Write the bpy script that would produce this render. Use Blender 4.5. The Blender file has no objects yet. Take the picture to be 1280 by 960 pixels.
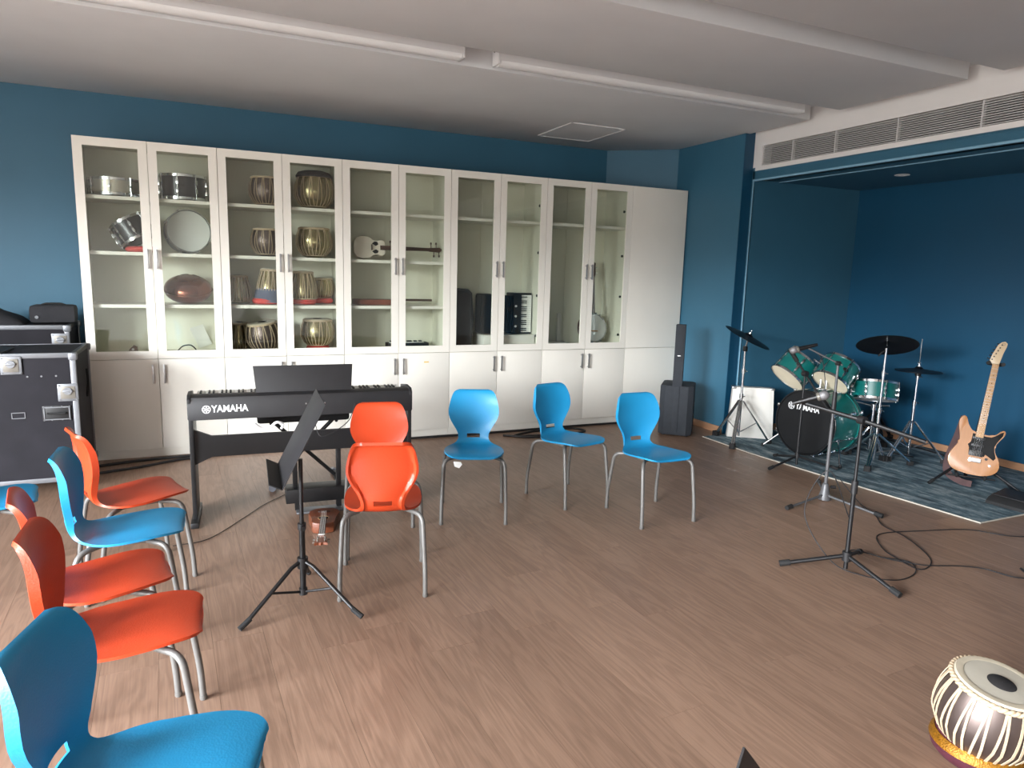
import bpy, bmesh, math, random
from mathutils import Vector, Matrix
random.seed(7)
S = bpy.context.scene
COL = S.collection
PI = math.pi
def V(*a): return Vector(a)

# ------------------------------------------------------------------ camera
cam = bpy.data.cameras.new('camera')
cam.sensor_width = 36.0
cam.lens = 857.12 / 1280 * 36
cam.clip_start = 0.02
camo = bpy.data.objects.new('camera', cam)
COL.objects.link(camo)
RT, UP, FW = V(0.91302, -0.40699, 0.02738), V(0.04076, 0.1578, 0.98663), V(0.40587, 0.8997, -0.16067)
camo.matrix_world = Matrix(((RT.x, UP.x, -FW.x, 0.8314), (RT.y, UP.y, -FW.y, -6.0665), (RT.z, UP.z, -FW.z, 1.5526), (0, 0, 0, 1)))
S.camera = camo

# ------------------------------------------------------------------ world and daylight
S.view_settings.view_transform = 'Standard'
S.view_settings.look = 'None'
S.view_settings.gamma = 1.0
S.view_settings.use_curve_mapping = False
S.view_settings.exposure = 0.46
world = bpy.data.worlds.new('overcast_sky')
S.world = world
world.use_nodes = True
bgn = world.node_tree.nodes['Background']
# hazy sky, brightest low over the horizon, dull ground and rooftops below it
wn, wl = world.node_tree.nodes, world.node_tree.links
wtc = wn.new('ShaderNodeTexCoord'); wsep = wn.new('ShaderNodeSeparateXYZ'); wl.new(wtc.outputs['Generated'], wsep.inputs[0])
wr = wn.new('ShaderNodeValToRGB'); wl.new(wsep.outputs['Z'], wr.inputs[0])
we = wr.color_ramp.elements
we[0].position = 0.06; we[0].color = (0.10, 0.10, 0.095, 1)
we[1].position = 1.0; we[1].color = (0.28, 0.30, 0.33, 1)
for q, c in ((0.11, (0.95, 0.98, 1.0, 1)), (0.20, (0.90, 0.95, 1.0, 1)), (0.40, (0.42, 0.45, 0.49, 1))):
    e_ = we.new(q); e_.color = c
wl.new(wr.outputs[0], bgn.inputs[0])
bgn.inputs[1].default_value = 76.0

WX0, WX1, WY0, WY1 = -3.4, 7.12, -9.6, 0.72       # room bounds
ZC, ZT = 2.905, 3.03                              # ceiling panels, slot ceiling
LWIN = [(-8.4, -6.1), (-5.8, -3.5)]   # windows in the left wall (y range)
RWIN = []                                         # no windows in the rear wall
WZ0, WZ1 = 0.40, 2.80
def portal(loc, rot, sx, sy):
    l = bpy.data.lights.new('window_daylight', 'AREA')
    l.shape = 'RECTANGLE'; l.size = sx; l.size_y = sy
    l.cycles.is_portal = True
    o = bpy.data.objects.new('window_daylight', l); COL.objects.link(o)
    o.location = loc; o.rotation_euler = rot
for a, b in LWIN:
    portal((WX0 - 0.12, (a + b) / 2, (WZ0 + WZ1) / 2), (0, -PI / 2, 0), WZ1 - WZ0, b - a)
for a, b in RWIN:
    portal(((a + b) / 2, WY0 - 0.12, (WZ0 + WZ1) / 2), (PI / 2, 0, 0), b - a, WZ1 - WZ0)

# ------------------------------------------------------------------ materials
def lin(c):
    return tuple(((x / 255) / 12.92 if x <= 10 else ((x / 255 + 0.055) / 1.055) ** 2.4) for x in c)
M = {}
def mat(name, rgb, rough=0.5, metal=0.0, var=0.0, vscale=8.0, bump=0.0, bscale=60.0, coat=0.0, spec=None, stretch=None):
    m = bpy.data.materials.new(name); m.use_nodes = True
    nt = m.node_tree; p = nt.nodes['Principled BSDF']
    c = lin(rgb)
    p.inputs['Base Color'].default_value = (*c, 1)
    p.inputs['Roughness'].default_value = rough
    p.inputs['Metallic'].default_value = metal
    if coat: p.inputs['Coat Weight'].default_value = coat; p.inputs['Coat Roughness'].default_value = 0.08
    if spec is not None: p.inputs['Specular IOR Level'].default_value = spec
    tc = nt.nodes.new('ShaderNodeTexCoord'); vec = tc.outputs['Object']
    if stretch:
        mp = nt.nodes.new('ShaderNodeMapping'); mp.inputs['Scale'].default_value = stretch
        nt.links.new(vec, mp.inputs[0]); vec = mp.outputs[0]
    if var:
        n = nt.nodes.new('ShaderNodeTexNoise'); n.inputs['Scale'].default_value = vscale; n.inputs['Detail'].default_value = 5
        nt.links.new(vec, n.inputs['Vector'])
        r = nt.nodes.new('ShaderNodeValToRGB')
        r.color_ramp.elements[0].position = 0.3; r.color_ramp.elements[1].position = 0.7
        r.color_ramp.elements[0].color = (*[max(0, x * (1 - var)) for x in c], 1)
        r.color_ramp.elements[1].color = (*[min(1, x * (1 + var)) for x in c], 1)
        nt.links.new(n.outputs['Fac'], r.inputs[0]); nt.links.new(r.outputs[0], p.inputs['Base Color'])
    if bump:
        n = nt.nodes.new('ShaderNodeTexNoise'); n.inputs['Scale'].default_value = bscale; n.inputs['Detail'].default_value = 3
        nt.links.new(vec, n.inputs['Vector'])
        b = nt.nodes.new('ShaderNodeBump'); b.inputs['Strength'].default_value = bump; b.inputs['Distance'].default_value = 0.004
        nt.links.new(n.outputs['Fac'], b.inputs['Height']); nt.links.new(b.outputs[0], p.inputs['Normal'])
    M[name] = m
    return m
mat('blue_wall', (50, 98, 122), 0.55, var=0.05, vscale=1.5, bump=0.05, bscale=90)
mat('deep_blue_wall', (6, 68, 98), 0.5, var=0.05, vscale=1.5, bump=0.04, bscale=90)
mat('pale_blue_trim', (130, 172, 196), 0.45)
mat('ceiling_white', (220, 221, 222), 0.8, var=0.03, vscale=2, bump=0.05, bscale=120)
mat('bulkhead_white', (226, 222, 220), 0.7, var=0.02, vscale=3)
mat('rear_wall_paint', (205, 203, 200), 0.8, var=0.03, vscale=2)
mat('cabinet_white', (232, 228, 218), 0.42, var=0.02, vscale=3, bump=0.02, bscale=200)
mat('cabinet_inside', (222, 220, 204), 0.55, var=0.02, vscale=4)
mat('fitting_white', (222, 220, 220), 0.4, var=0.02, vscale=6)
mat('tube_white', (232, 232, 232), 0.35, var=0.02, vscale=6)
mat('grille_metal', (196, 194, 194), 0.45, 0.0, var=0.03)
mat('dark_void', (22, 22, 24), 0.9, var=0.1)
mat('brushed_metal', (178, 178, 178), 0.32, 0.9, var=0.05, vscale=30)
mat('aluminium', (122, 124, 128), 0.45, 0.6, var=0.06, vscale=20)
mat('chrome', (215, 218, 222), 0.14, 1.0, var=0.03, vscale=20)
mat('leg_grey', (112, 110, 107), 0.42, 0.25, var=0.04, vscale=20)
mat('black_plastic', (27, 26, 28), 0.52, var=0.12, vscale=12, bump=0.04, bscale=300)
mat('black_satin', (17, 17, 19), 0.45, var=0.1, vscale=10)
mat('black_rubber', (22, 22, 23), 0.8, var=0.15, vscale=20, bump=0.08, bscale=200)
mat('black_cable', (26, 24, 25), 0.55, var=0.1, vscale=30)
mat('case_black', (36, 35, 40), 0.75, var=0.14, vscale=6, bump=0.06, bscale=260, spec=0.2)
mat('black_cloth', (38, 38, 42), 0.9, var=0.2, vscale=9, bump=0.3, bscale=60)
mat('speaker_black', (40, 44, 50), 0.8, var=0.1, vscale=20, bump=0.12, bscale=320)
mat('drum_teal', (12, 96, 92), 0.28, var=0.12, vscale=5, coat=0.5)
mat('drum_head', (226, 214, 188), 0.55, var=0.05, vscale=6)
mat('drum_head_white', (206, 208, 206), 0.6, var=0.05, vscale=8)
mat('bass_head_black', (15, 16, 18), 0.55, var=0.1, vscale=5, spec=0.3)
mat('cymbal_black', (20, 22, 28), 0.38, 0.3, var=0.12, vscale=14)
mat('maple', (156, 108, 68), 0.38, var=0.08, vscale=3, stretch=(14, 14, 1.2), coat=0.3)
mat('maple_neck', (176, 136, 92), 0.4, var=0.06, vscale=4, stretch=(14, 14, 1.5))
mat('headstock_wood', (182, 160, 130), 0.4, var=0.05, vscale=6)
mat('pickguard', (13, 13, 14), 0.6, var=0.1, spec=0.2)
mat('strap_brown', (66, 44, 44), 0.8, var=0.2, vscale=25)
mat('uke_wood', (118, 64, 40), 0.35, var=0.2, vscale=6, stretch=(3, 20, 20), coat=0.3)
mat('uke_dark', (60, 36, 28), 0.4, var=0.15, vscale=20)
mat('white_box', (222, 219, 212), 0.5, var=0.03, vscale=5)
mat('white_lettering', (232, 232, 232), 0.5, var=0.02)
mat('white_key', (236, 236, 232), 0.3, var=0.01)
mat('paper', (236, 236, 232), 0.8, var=0.02)
mat('sticker_yellow', (226, 196, 110), 0.6, var=0.06, vscale=40)
mat('tabla_steel', (104, 92, 88), 0.42, 0.85, var=0.1, vscale=10)
mat('tabla_brass', (150, 138, 104), 0.26, 0.8, var=0.12, vscale=10)
mat('tabla_skin', (172, 166, 152), 0.7, var=0.06, vscale=16)
mat('tabla_skin_edge', (178, 168, 148), 0.7, var=0.06, vscale=30)
mat('tabla_spot', (34, 32, 33), 0.75, var=0.15, vscale=40)
mat('tabla_strap', (176, 156, 130), 0.7, var=0.08, vscale=40)
mat('cushion_maroon', (62, 8, 26), 0.85, var=0.15, vscale=30, bump=0.2, bscale=120)
mat('cushion_red', (196, 66, 62), 0.85, var=0.12, vscale=30, bump=0.2, bscale=150)
mat('gold_braid', (138, 92, 20), 0.38, 0.55, var=0.35, vscale=130, bump=0.6, bscale=220)
mat('copper', (120, 72, 56), 0.26, 0.85, var=0.15, vscale=4)
mat('dark_shell', (44, 46, 50), 0.3, 0.2, var=0.12, vscale=6)
mat('tan_shell', (176, 172, 160), 0.3, 0.6, var=0.2, vscale=3)
mat('violin_white', (216, 206, 192), 0.45, var=0.08, vscale=6)
mat('dark_wood', (74, 52, 44), 0.45, var=0.2, vscale=10, stretch=(2, 12, 12))
mat('red_wood', (122, 66, 48), 0.4, var=0.15, vscale=10)
mat('blue_cloth', (82, 88, 108), 0.9, var=0.12, vscale=20)
mat('mic_silver', (128, 126, 128), 0.45, 0.5, var=0.1, vscale=90, bump=0.4, bscale=400)
mat('mic_grey', (120, 116, 108), 0.4, 0.4, var=0.06)
mat('stand_grey', (92, 92, 94), 0.45, 0.3, var=0.06, vscale=20)
mat('baseboard_wood', (168, 126, 96), 0.5, var=0.1, vscale=4, stretch=(2, 2, 12))
mat('caster_grey', (120, 122, 130), 0.5, var=0.08)
mat('window_frame_white', (215, 215, 215), 0.5, var=0.02)
mat('rug_border', (172, 166, 154), 0.9, var=0.08, vscale=60, bump=0.3, bscale=300)

def plastic(name, rgb, rough=0.42):
    m = mat(name, rgb, rough)
    nt = m.node_tree; p = nt.nodes['Principled BSDF']
    tc = nt.nodes.new('ShaderNodeTexCoord')
    v = nt.nodes.new('ShaderNodeTexVoronoi'); v.inputs['Scale'].default_value = 170
    nt.links.new(tc.outputs['Object'], v.inputs['Vector'])
    b = nt.nodes.new('ShaderNodeBump'); b.inputs['Strength'].default_value = 0.16; b.inputs['Distance'].default_value = 0.002
    nt.links.new(v.outputs['Distance'], b.inputs['Height']); nt.links.new(b.outputs[0], p.inputs['Normal'])
    return m
plastic('chair_blue', (26, 132, 180))
plastic('chair_orange', (182, 60, 26))

def glass_mat():
    m = bpy.data.materials.new('cabinet_glass'); m.use_nodes = True; nt = m.node_tree
    for n in list(nt.nodes): nt.nodes.remove(n)
    o = nt.nodes.new('ShaderNodeOutputMaterial'); mx = nt.nodes.new('ShaderNodeMixShader')
    t = nt.nodes.new('ShaderNodeBsdfTransparent'); t.inputs[0].default_value = (0.93, 0.95, 0.93, 1)
    g = nt.nodes.new('ShaderNodeBsdfGlossy'); g.inputs['Roughness'].default_value = 0.02
    f = nt.nodes.new('ShaderNodeFresnel')
    ge = nt.nodes.new('ShaderNodeNewGeometry'); mr_ = nt.nodes.new('ShaderNodeMapRange')      # straight-through pane: same index on both faces
    mr_.inputs['To Min'].default_value = 1.45; mr_.inputs['To Max'].default_value = 1 / 1.45
    nt.links.new(ge.outputs['Backfacing'], mr_.inputs['Value']); nt.links.new(mr_.outputs[0], f.inputs[0])
    nt.links.new(f.outputs[0], mx.inputs[0]); nt.links.new(t.outputs[0], mx.inputs[1]); nt.links.new(g.outputs[0], mx.inputs[2])
    nt.links.new(mx.outputs[0], o.inputs[0])
    M['cabinet_glass'] = m
glass_mat()

def floor_mat():
    m = bpy.data.materials.new('floor_wood'); m.use_nodes = True; nt = m.node_tree; L = nt.links
    p = nt.nodes['Principled BSDF']; p.inputs['Roughness'].default_value = 0.42
    tc = nt.nodes.new('ShaderNodeTexCoord'); oi = nt.nodes.new('ShaderNodeObjectInfo')
    mul = nt.nodes.new('ShaderNodeMath'); mul.operation = 'MULTIPLY'; mul.inputs[1].default_value = 97.0
    L.new(oi.outputs['Random'], mul.inputs[0])
    mp = nt.nodes.new('ShaderNodeMapping'); mp.inputs['Scale'].default_value = (1.0, 0.11, 1.0)
    L.new(tc.outputs['Object'], mp.inputs[0])
    n1 = nt.nodes.new('ShaderNodeTexNoise'); n1.noise_dimensions = '4D'; n1.inputs['Scale'].default_value = 9; n1.inputs['Detail'].default_value = 4; n1.inputs['Distortion'].default_value = 0.6
    L.new(mp.outputs[0], n1.inputs['Vector']); L.new(mul.outputs[0], n1.inputs['W'])
    # cathedral grain: rings of the stretched noise
    rg = nt.nodes.new('ShaderNodeMath'); rg.operation = 'MULTIPLY'; rg.inputs[1].default_value = 62.0
    L.new(n1.outputs['Fac'], rg.inputs[0])
    sn = nt.nodes.new('ShaderNodeMath'); sn.operation = 'SINE'; L.new(rg.outputs[0], sn.inputs[0])
    mp2 = nt.nodes.new('ShaderNodeMapping'); mp2.inputs['Scale'].default_value = (1.0, 0.02, 1.0)
    L.new(tc.outputs['Object'], mp2.inputs[0])
    n2 = nt.nodes.new('ShaderNodeTexNoise'); n2.noise_dimensions = '4D'; n2.inputs['Scale'].default_value = 190; n2.inputs['Detail'].default_value = 3
    L.new(mp2.outputs[0], n2.inputs['Vector']); L.new(mul.outputs[0], n2.inputs['W'])
    a1 = nt.nodes.new('ShaderNodeMath'); a1.operation = 'MULTIPLY_ADD'; a1.inputs[1].default_value = 0.07; a1.inputs[2].default_value = 0.5
    L.new(sn.outputs[0], a1.inputs[0])
    a2 = nt.nodes.new('ShaderNodeMath'); a2.operation = 'MULTIPLY_ADD'; a2.inputs[1].default_value = 0.34
    L.new(n2.outputs['Fac'], a2.inputs[0]); L.new(a1.outputs[0], a2.inputs[2])
    a3 = nt.nodes.new('ShaderNodeMath'); a3.operation = 'MULTIPLY_ADD'; a3.inputs[1].default_value = 0.12
    L.new(oi.outputs['Random'], a3.inputs[0]); L.new(a2.outputs[0], a3.inputs[2])
    r = nt.nodes.new('ShaderNodeValToRGB')
    r.color_ramp.elements[0].position = 0.45; r.color_ramp.elements[1].position = 0.92
    r.color_ramp.elements[0].color = (*lin((106, 82, 67)), 1); r.color_ramp.elements[1].color = (*lin((153, 124, 104)), 1)
    L.new(a3.outputs[0], r.inputs[0]); L.new(r.outputs[0], p.inputs['Base Color'])
    b = nt.nodes.new('ShaderNodeBump'); b.inputs['Strength'].default_value = 0.08; b.inputs['Distance'].default_value = 0.002
    L.new(n2.outputs['Fac'], b.inputs['Height']); L.new(b.outputs[0], p.inputs['Normal'])
    M['floor_wood'] = m
floor_mat()

def rug_mat():
    m = bpy.data.materials.new('rug_teal'); m.use_nodes = True; nt = m.node_tree; L = nt.links
    p = nt.nodes['Principled BSDF']; p.inputs['Roughness'].default_value = 0.95
    tc = nt.nodes.new('ShaderNodeTexCoord')
    mp = nt.nodes.new('ShaderNodeMapping'); mp.inputs['Scale'].default_value = (11, 3.4, 1); mp.inputs['Rotation'].default_value = (0, 0, 0.25)
    L.new(tc.outputs['Object'], mp.inputs[0])
    n = nt.nodes.new('ShaderNodeTexNoise'); n.inputs['Scale'].default_value = 1.0; n.inputs['Detail'].default_value = 9; n.inputs['Roughness'].default_value = 0.72
    L.new(mp.outputs[0], n.inputs['Vector'])
    r = nt.nodes.new('ShaderNodeValToRGB'); e = r.color_ramp.elements
    e[0].position = 0.36; e[0].color = (*lin((34, 50, 60)), 1); e[1].position = 0.66; e[1].color = (*lin((160, 170, 172)), 1)
    x = e.new(0.5); x.color = (*lin((80, 104, 114)), 1)
    L.new(n.outputs['Fac'], r.inputs[0]); L.new(r.outputs[0], p.inputs['Base Color'])
    b = nt.nodes.new('ShaderNodeBump'); b.inputs['Strength'].default_value = 0.5; b.inputs['Distance'].default_value = 0.006
    L.new(n.outputs['Fac'], b.inputs['Height']); L.new(b.outputs[0], p.inputs['Normal'])
    M['rug_teal'] = m
rug_mat()

# ------------------------------------------------------------------ mesh helpers
def frame(d):
    d = d.normalized()
    a = V(0, 0, 1) if abs(d.z) < 0.9 else V(1, 0, 0)
    u = a.cross(d).normalized()
    return u, d.cross(u)
class MB:
    def __init__(s): s.bm = bmesh.new()
    def mv(s, vs, m):
        if m is not None:
            for v in vs: v.co = m @ v.co
    def box(s, c, sz, m=None, bev=0.0, rot=None):
        r = bmesh.ops.create_cube(s.bm, size=1.0)['verts']
        T = Matrix.Translation(c) @ (rot.to_4x4() if rot is not None else Matrix()) @ Matrix.Diagonal((*sz, 1))
        for v in r: v.co = T @ v.co
        if bev:
            es = list({e for v in r for e in v.link_edges})
            q = bmesh.ops.bevel(s.bm, geom=es, offset=bev, segments=2, affect='EDGES', profile=0.6)
            r = list({v for f in q['faces'] for v in f.verts} | {v for v in r if v.is_valid})
        s.mv(r, m); return s
    def rings(s, rings, cap0=True, cap1=True, closed=True, loop=False):
        R = [[s.bm.verts.new(p) for p in ring] for ring in rings]
        n = len(R[0])
        seq = list(zip(R, R[1:])) + ([(R[-1], R[0])] if loop else [])
        for a, b in seq:
            for i in range(n if closed else n - 1):
                j = (i + 1) % n
                try: s.bm.faces.new((a[i], a[j], b[j], b[i]))
                except ValueError: pass
        if not loop:
            if cap0: s.bm.faces.new(list(reversed(R[0])))
            if cap1: s.bm.faces.new(R[-1])
        return [v for r in R for v in r]
    def cyl(s, p0, p1, r0, r1=None, n=14, m=None, cap=True):
        p0, p1 = Vector(p0), Vector(p1); r1 = r0 if r1 is None else r1
        u, w = frame(p1 - p0)
        rg = [[p + (u * math.cos(2 * PI * i / n) + w * math.sin(2 * PI * i / n)) * r for i in range(n)] for p, r in ((p0, r0), (p1, r1))]
        s.mv(s.rings(rg, cap, cap), m); return s
    def tube(s, pts, r, n=8, m=None, loop=False):
        pts = [Vector(p) for p in pts]; N = len(pts); rg = []; pu = None
        for i, p in enumerate(pts):
            if loop: d = (pts[(i + 1) % N] - pts[i - 1])
            else: d = pts[min(i + 1, N - 1)] - pts[max(i - 1, 0)]
            d.normalize()
            if pu is None: u, w = frame(d)
            else:
                u = (pu - d * pu.dot(d)).normalized(); w = d.cross(u)
            pu = u
            rr = r[i] if isinstance(r, (list, tuple)) else r
            rg.append([p + (u * math.cos(2 * PI * k / n) + w * math.sin(2 * PI * k / n)) * rr for k in range(n)])
        s.mv(s.rings(rg, loop=loop), m); return s
    def lathe(s, prof, n=32, m=None, cap0=False, cap1=False, a0=0):
        rg = [[V(r * math.cos(a0 + 2 * PI * i / n), r * math.sin(a0 + 2 * PI * i / n), z) for i in range(n)] for r, z in prof]
        s.mv(s.rings(rg, cap0, cap1), m); return s
    def prism(s, out, z0, z1, m=None, bev=0.0):
        vs = s.rings([[V(x, y, z0) for x, y in out], [V(x, y, z1) for x, y in out]])
        if bev:
            es = list({e for v in vs for e in v.link_edges if all(q in set(vs) for q in e.verts) and abs(e.verts[0].co.z - e.verts[1].co.z) < 1e-6})
            q = bmesh.ops.bevel(s.bm, geom=es, offset=bev, segments=2, affect='EDGES', profile=0.6)
            vs = list({v for f in q['faces'] for v in f.verts} | {v for v in vs if v.is_valid})
        s.mv(vs, m); return s
    def torus(s, R, r, z=0.0, n=40, k=8, m=None):
        rg = [[V((R + r * math.cos(2 * PI * j / k)) * math.cos(2 * PI * i / n), (R + r * math.cos(2 * PI * j / k)) * math.sin(2 * PI * i / n), z + r * math.sin(2 * PI * j / k)) for j in range(k)] for i in range(n)]
        s.mv(s.rings(rg, loop=True), m); return s
    def mesh(s, name, mname, smooth=35):
        bmesh.ops.recalc_face_normals(s.bm, faces=s.bm.faces[:])
        me = bpy.data.meshes.new(name); s.bm.to_mesh(me); s.bm.free()
        if smooth:
            for p in me.polygons: p.use_smooth = True
            me.set_sharp_from_angle(angle=math.radians(smooth))
        me.materials.append(M[mname])
        return me
    def build(s, name, mname, parent=None, smooth=35, loc=None, rot=None):
        o = bpy.data.objects.new(name, s.mesh(name, mname, smooth)); COL.objects.link(o)
        if parent is not None: o.parent = parent
        if loc is not None: o.location = loc
        if rot is not None: o.rotation_euler = rot
        return o
def tag(o, label, cat, group=None):
    o['label'] = label; o['category'] = cat
    if group: o['group'] = group
    return o
def thing(name, label, cat, loc=(0, 0, 0), rotz=0.0, group=None, rot=None):
    o = bpy.data.objects.new(name, None); COL.objects.link(o)
    o.empty_display_size = 0.1
    o.location = loc; o.rotation_euler = rot if rot is not None else (0, 0, rotz)
    return tag(o, label, cat, group)
def struct(o):
    o['kind'] = 'structure'; return o
def inst(name, me, parent, loc=(0, 0, 0), rot=(0, 0, 0)):
    o = bpy.data.objects.new(name, me); COL.objects.link(o); o.parent = parent
    o.location = loc; o.rotation_euler = rot
    return o
def copy_tree(o, parent=None):
    c = o.copy(); COL.objects.link(c); c.parent = parent
    for ch in list(o.children): copy_tree(ch, c)
    return c
def bez(pts, per=8):
    """Catmull-Rom through points"""
    P = [Vector(p) for p in pts]; out = []
    P = [P[0] * 2 - P[1]] + P + [P[-1] * 2 - P[-2]]
    for i in range(1, len(P) - 2):
        for k in range(per):
            t = k / per
            out.append(0.5 * ((2 * P[i]) + (P[i + 1] - P[i - 1]) * t + (2 * P[i - 1] - 5 * P[i] + 4 * P[i + 1] - P[i + 2]) * t * t + (3 * P[i] - P[i - 1] - 3 * P[i + 1] + P[i + 2]) * t ** 3))
    out.append(P[-2]); return out
def lerp_prof(tab, x):
    for (a, b), (c, d) in zip(tab, tab[1:]):
        if x <= c: 
            t = (x - a) / (c - a); t = t * t * (3 - 2 * t)
            return b + (d - b) * t
    return tab[-1][1]
def align(d, up=V(0, 0, 1)):
    """matrix whose local z points along d"""
    z = Vector(d).normalized(); x = up.cross(z)
    if x.length < 1e-4: x = V(1, 0, 0)
    x.normalize(); y = z.cross(x)
    return Matrix((x, y, z)).transposed().to_4x4()
def text_mesh(s, size, mname, ext=0.0008, bold=0.0, xs=1.0):
    cu = bpy.data.curves.new('lettering', 'FONT'); cu.body = s; cu.size = size; cu.extrude = ext; cu.offset = bold
    cu.align_x = 'LEFT'; cu.align_y = 'CENTER'; cu.resolution_u = 3
    ob = bpy.data.objects.new('lettering', cu); COL.objects.link(ob)
    dg = bpy.context.evaluated_depsgraph_get()
    me = bpy.data.meshes.new_from_object(ob.evaluated_get(dg))
    bpy.data.objects.remove(ob)
    me.transform(Matrix.Diagonal((xs, 1, 1, 1)))
    me.materials.clear(); me.materials.append(M[mname])
    return me
def emblem(mb, r):
    """three crossed tuning forks in a ring, in the local xy plane"""
    mb.torus(r, r * 0.09, n=28, k=6)
    for k in range(6):
        a = PI / 2 + k * PI / 3; d = V(math.cos(a), math.sin(a), 0)
        mb.box(d * r * 0.42, (r * 0.84, r * 0.10, 0.0016), rot=Matrix.Rotation(a, 3, 'Z'))
        for q in (-1, 1):
            mb.box(d * r * 0.62 + V(-d.y, d.x, 0) * r * 0.13 * q, (r * 0.42, r * 0.07, 0.0016), rot=Matrix.Rotation(a, 3, 'Z'))

# ================================================================== THE SETTING
fl = MB().box((1.9, -4.45, -0.06), (11.4, 11.0, 0.1)).build('floor', 'floor_wood'); struct(fl)
PW, PL, PA = 0.2, 1.25, math.radians(2.6)
def plank_mesh(L):
    b = MB(); g = 0.0004
    b.rings([[V(-PW / 2 + e, -L / 2 + e, z), V(PW / 2 - e, -L / 2 + e, z), V(PW / 2 - e, L / 2 - e, z), V(-PW / 2 + e, L / 2 - e, z)] for e, z in ((g, -0.012), (g, 0.0))])
    return b
plank_me = plank_mesh(PL).mesh('plank', 'floor_wood', smooth=0)
Rz = Matrix.Rotation(PA, 4, 'Z')
field = MB(); nplank = 0
cand = []
for i in range(-26, 32):
    off = random.Random(i * 13 + 5).random() * PL
    if i == 0: off = 0.0
    for k in range(-6, 6):
        loc = Rz @ V(i * PW, k * PL + off + 0.02, 0) + V(1.70, -3.555 + 0.6, 0)
        if not (-3.4 < loc.x < 7.1 and -9.5 < loc.y < 0.55): continue
        q = loc - camo.location; z = q.dot(FW)
        px = (q.dot(RT) / z, q.dot(UP) / z) if z > 0.3 else (9, 9)
        inview = abs(px[0]) < 0.86 and -0.75 < px[1] < 0.1
        cand.append((0 if inview else 1, z, loc))
cand.sort(key=lambda t: (t[0], t[1]))
for out, z, loc in cand:
    if not out and nplank < 290:
        o = inst('plank', plank_me, fl, loc, (0, 0, PA)); nplank += 1
    else:
        T = Matrix.Translation(loc) @ Rz; g = 0.0004; L = PL
        field.mv(field.rings([[V(-PW / 2 + e, -L / 2 + e, zz), V(PW / 2 - e, -L / 2 + e, zz), V(PW / 2 - e, L / 2 - e, zz), V(-PW / 2 + e, L / 2 - e, zz)] for e, zz in ((g, -0.012), (g, 0.0))]), T)
fo = field.build('planks_beyond', 'floor_wood', fl, smooth=0); fo['kind'] = 'stuff'

WT = 0.15
def wall(name, c, s, m): return struct(MB().box(c, s).build(name, m, smooth=0))
wall('wall_back', ((WX0 + 5.0) / 2, WY1 + WT / 2, 1.55), (5.0 - WX0 + 0.04, WT, 3.1), 'blue_wall')
# chamfered corner wall and the pier that runs out to the alcove
b = MB(); b.prism([(5.56, 0.3), (5.56, -0.78), (5.69, -0.765), (5.69, 0.3)], 0, 3.1); struct(b.build('wall_right_pier', 'blue_wall', smooth=0))
b = MB(); b.prism([(4.97, 0.72), (5.56, 0.22), (5.69, 0.22), (5.69, 0.87), (4.97, 0.87)], 0, 3.1); struct(b.build('wall_right_chamfer', 'blue_wall', smooth=0))
b = MB(); b.prism([(5.561, -0.786), (5.688, -0.772), (5.688, -0.764), (5.561, -0.778)], 0, 3.0); struct(b.build('wall_right_pier_end', 'deep_blue_wall', smooth=0))  # thin facing over the pier end, coloured a darker blue than its long side
wall('wall_alcove_side', (6.41, -0.72, 1.3), (1.44, 0.16, 2.6), 'blue_wall')
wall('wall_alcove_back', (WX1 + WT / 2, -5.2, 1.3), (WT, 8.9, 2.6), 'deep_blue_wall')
wall('wall_rear_sill', (1.9, WY0 - WT / 2, WZ0 / 2), (10.8, WT, WZ0), 'rear_wall_paint')
wall('wall_rear_head', (1.9, WY0 - WT / 2, (WZ1 + 3.1) / 2), (10.8, WT, 3.1 - WZ1), 'rear_wall_paint')
def piers(name, spans, lo, hi, along):
    e = [lo] + [q for s in spans for q in s] + [hi]
    for a, c in zip(e[::2], e[1::2]):
        if c - a < 0.01: continue
        if along == 'y': wall(name, (WX0 - WT / 2, (a + c) / 2, (WZ0 + WZ1) / 2), (WT, c - a, WZ1 - WZ0), 'rear_wall_paint')
        else: wall(name, ((a + c) / 2, WY0 - WT / 2, (WZ0 + WZ1) / 2), (c - a, WT, WZ1 - WZ0), 'rear_wall_paint')
piers('wall_rear_pier', RWIN, WX0, WX1 + 0.1, 'x')
wall('wall_left_sill', (WX0 - WT / 2, -4.45, WZ0 / 2), (WT, 10.4, WZ0), 'rear_wall_paint')
wall('wall_left_head', (WX0 - WT / 2, -4.45, (WZ1 + 3.1) / 2), (WT, 10.4, 3.1 - WZ1), 'rear_wall_paint')
piers('wall_left_pier', LWIN, WY0, WY1, 'y')
nw = 0
for along, spans in (('y', LWIN), ('x', RWIN)):
    for a, c in spans:
        nw += 1; b = MB(); t = 0.05; zc, hz = (WZ0 + WZ1) / 2, WZ1 - WZ0
        def put(p, q, z0, z1):
            if along == 'y': b.box((WX0 - 0.06, (p + q) / 2, (z0 + z1) / 2), (0.06, q - p, z1 - z0))
            else: b.box(((p + q) / 2, WY0 - 0.06, (z0 + z1) / 2), (q - p, 0.06, z1 - z0))
        put(a, a + t, WZ0, WZ1); put(c - t, c, WZ0, WZ1); put(a, c, WZ0, WZ0 + t); put(a, c, WZ1 - t, WZ1); put((a + c) / 2 - t / 2, (a + c) / 2 + t / 2, WZ0, WZ1)
        struct(b.build('window_%d' % nw, 'window_frame_white', smooth=0))
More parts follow.
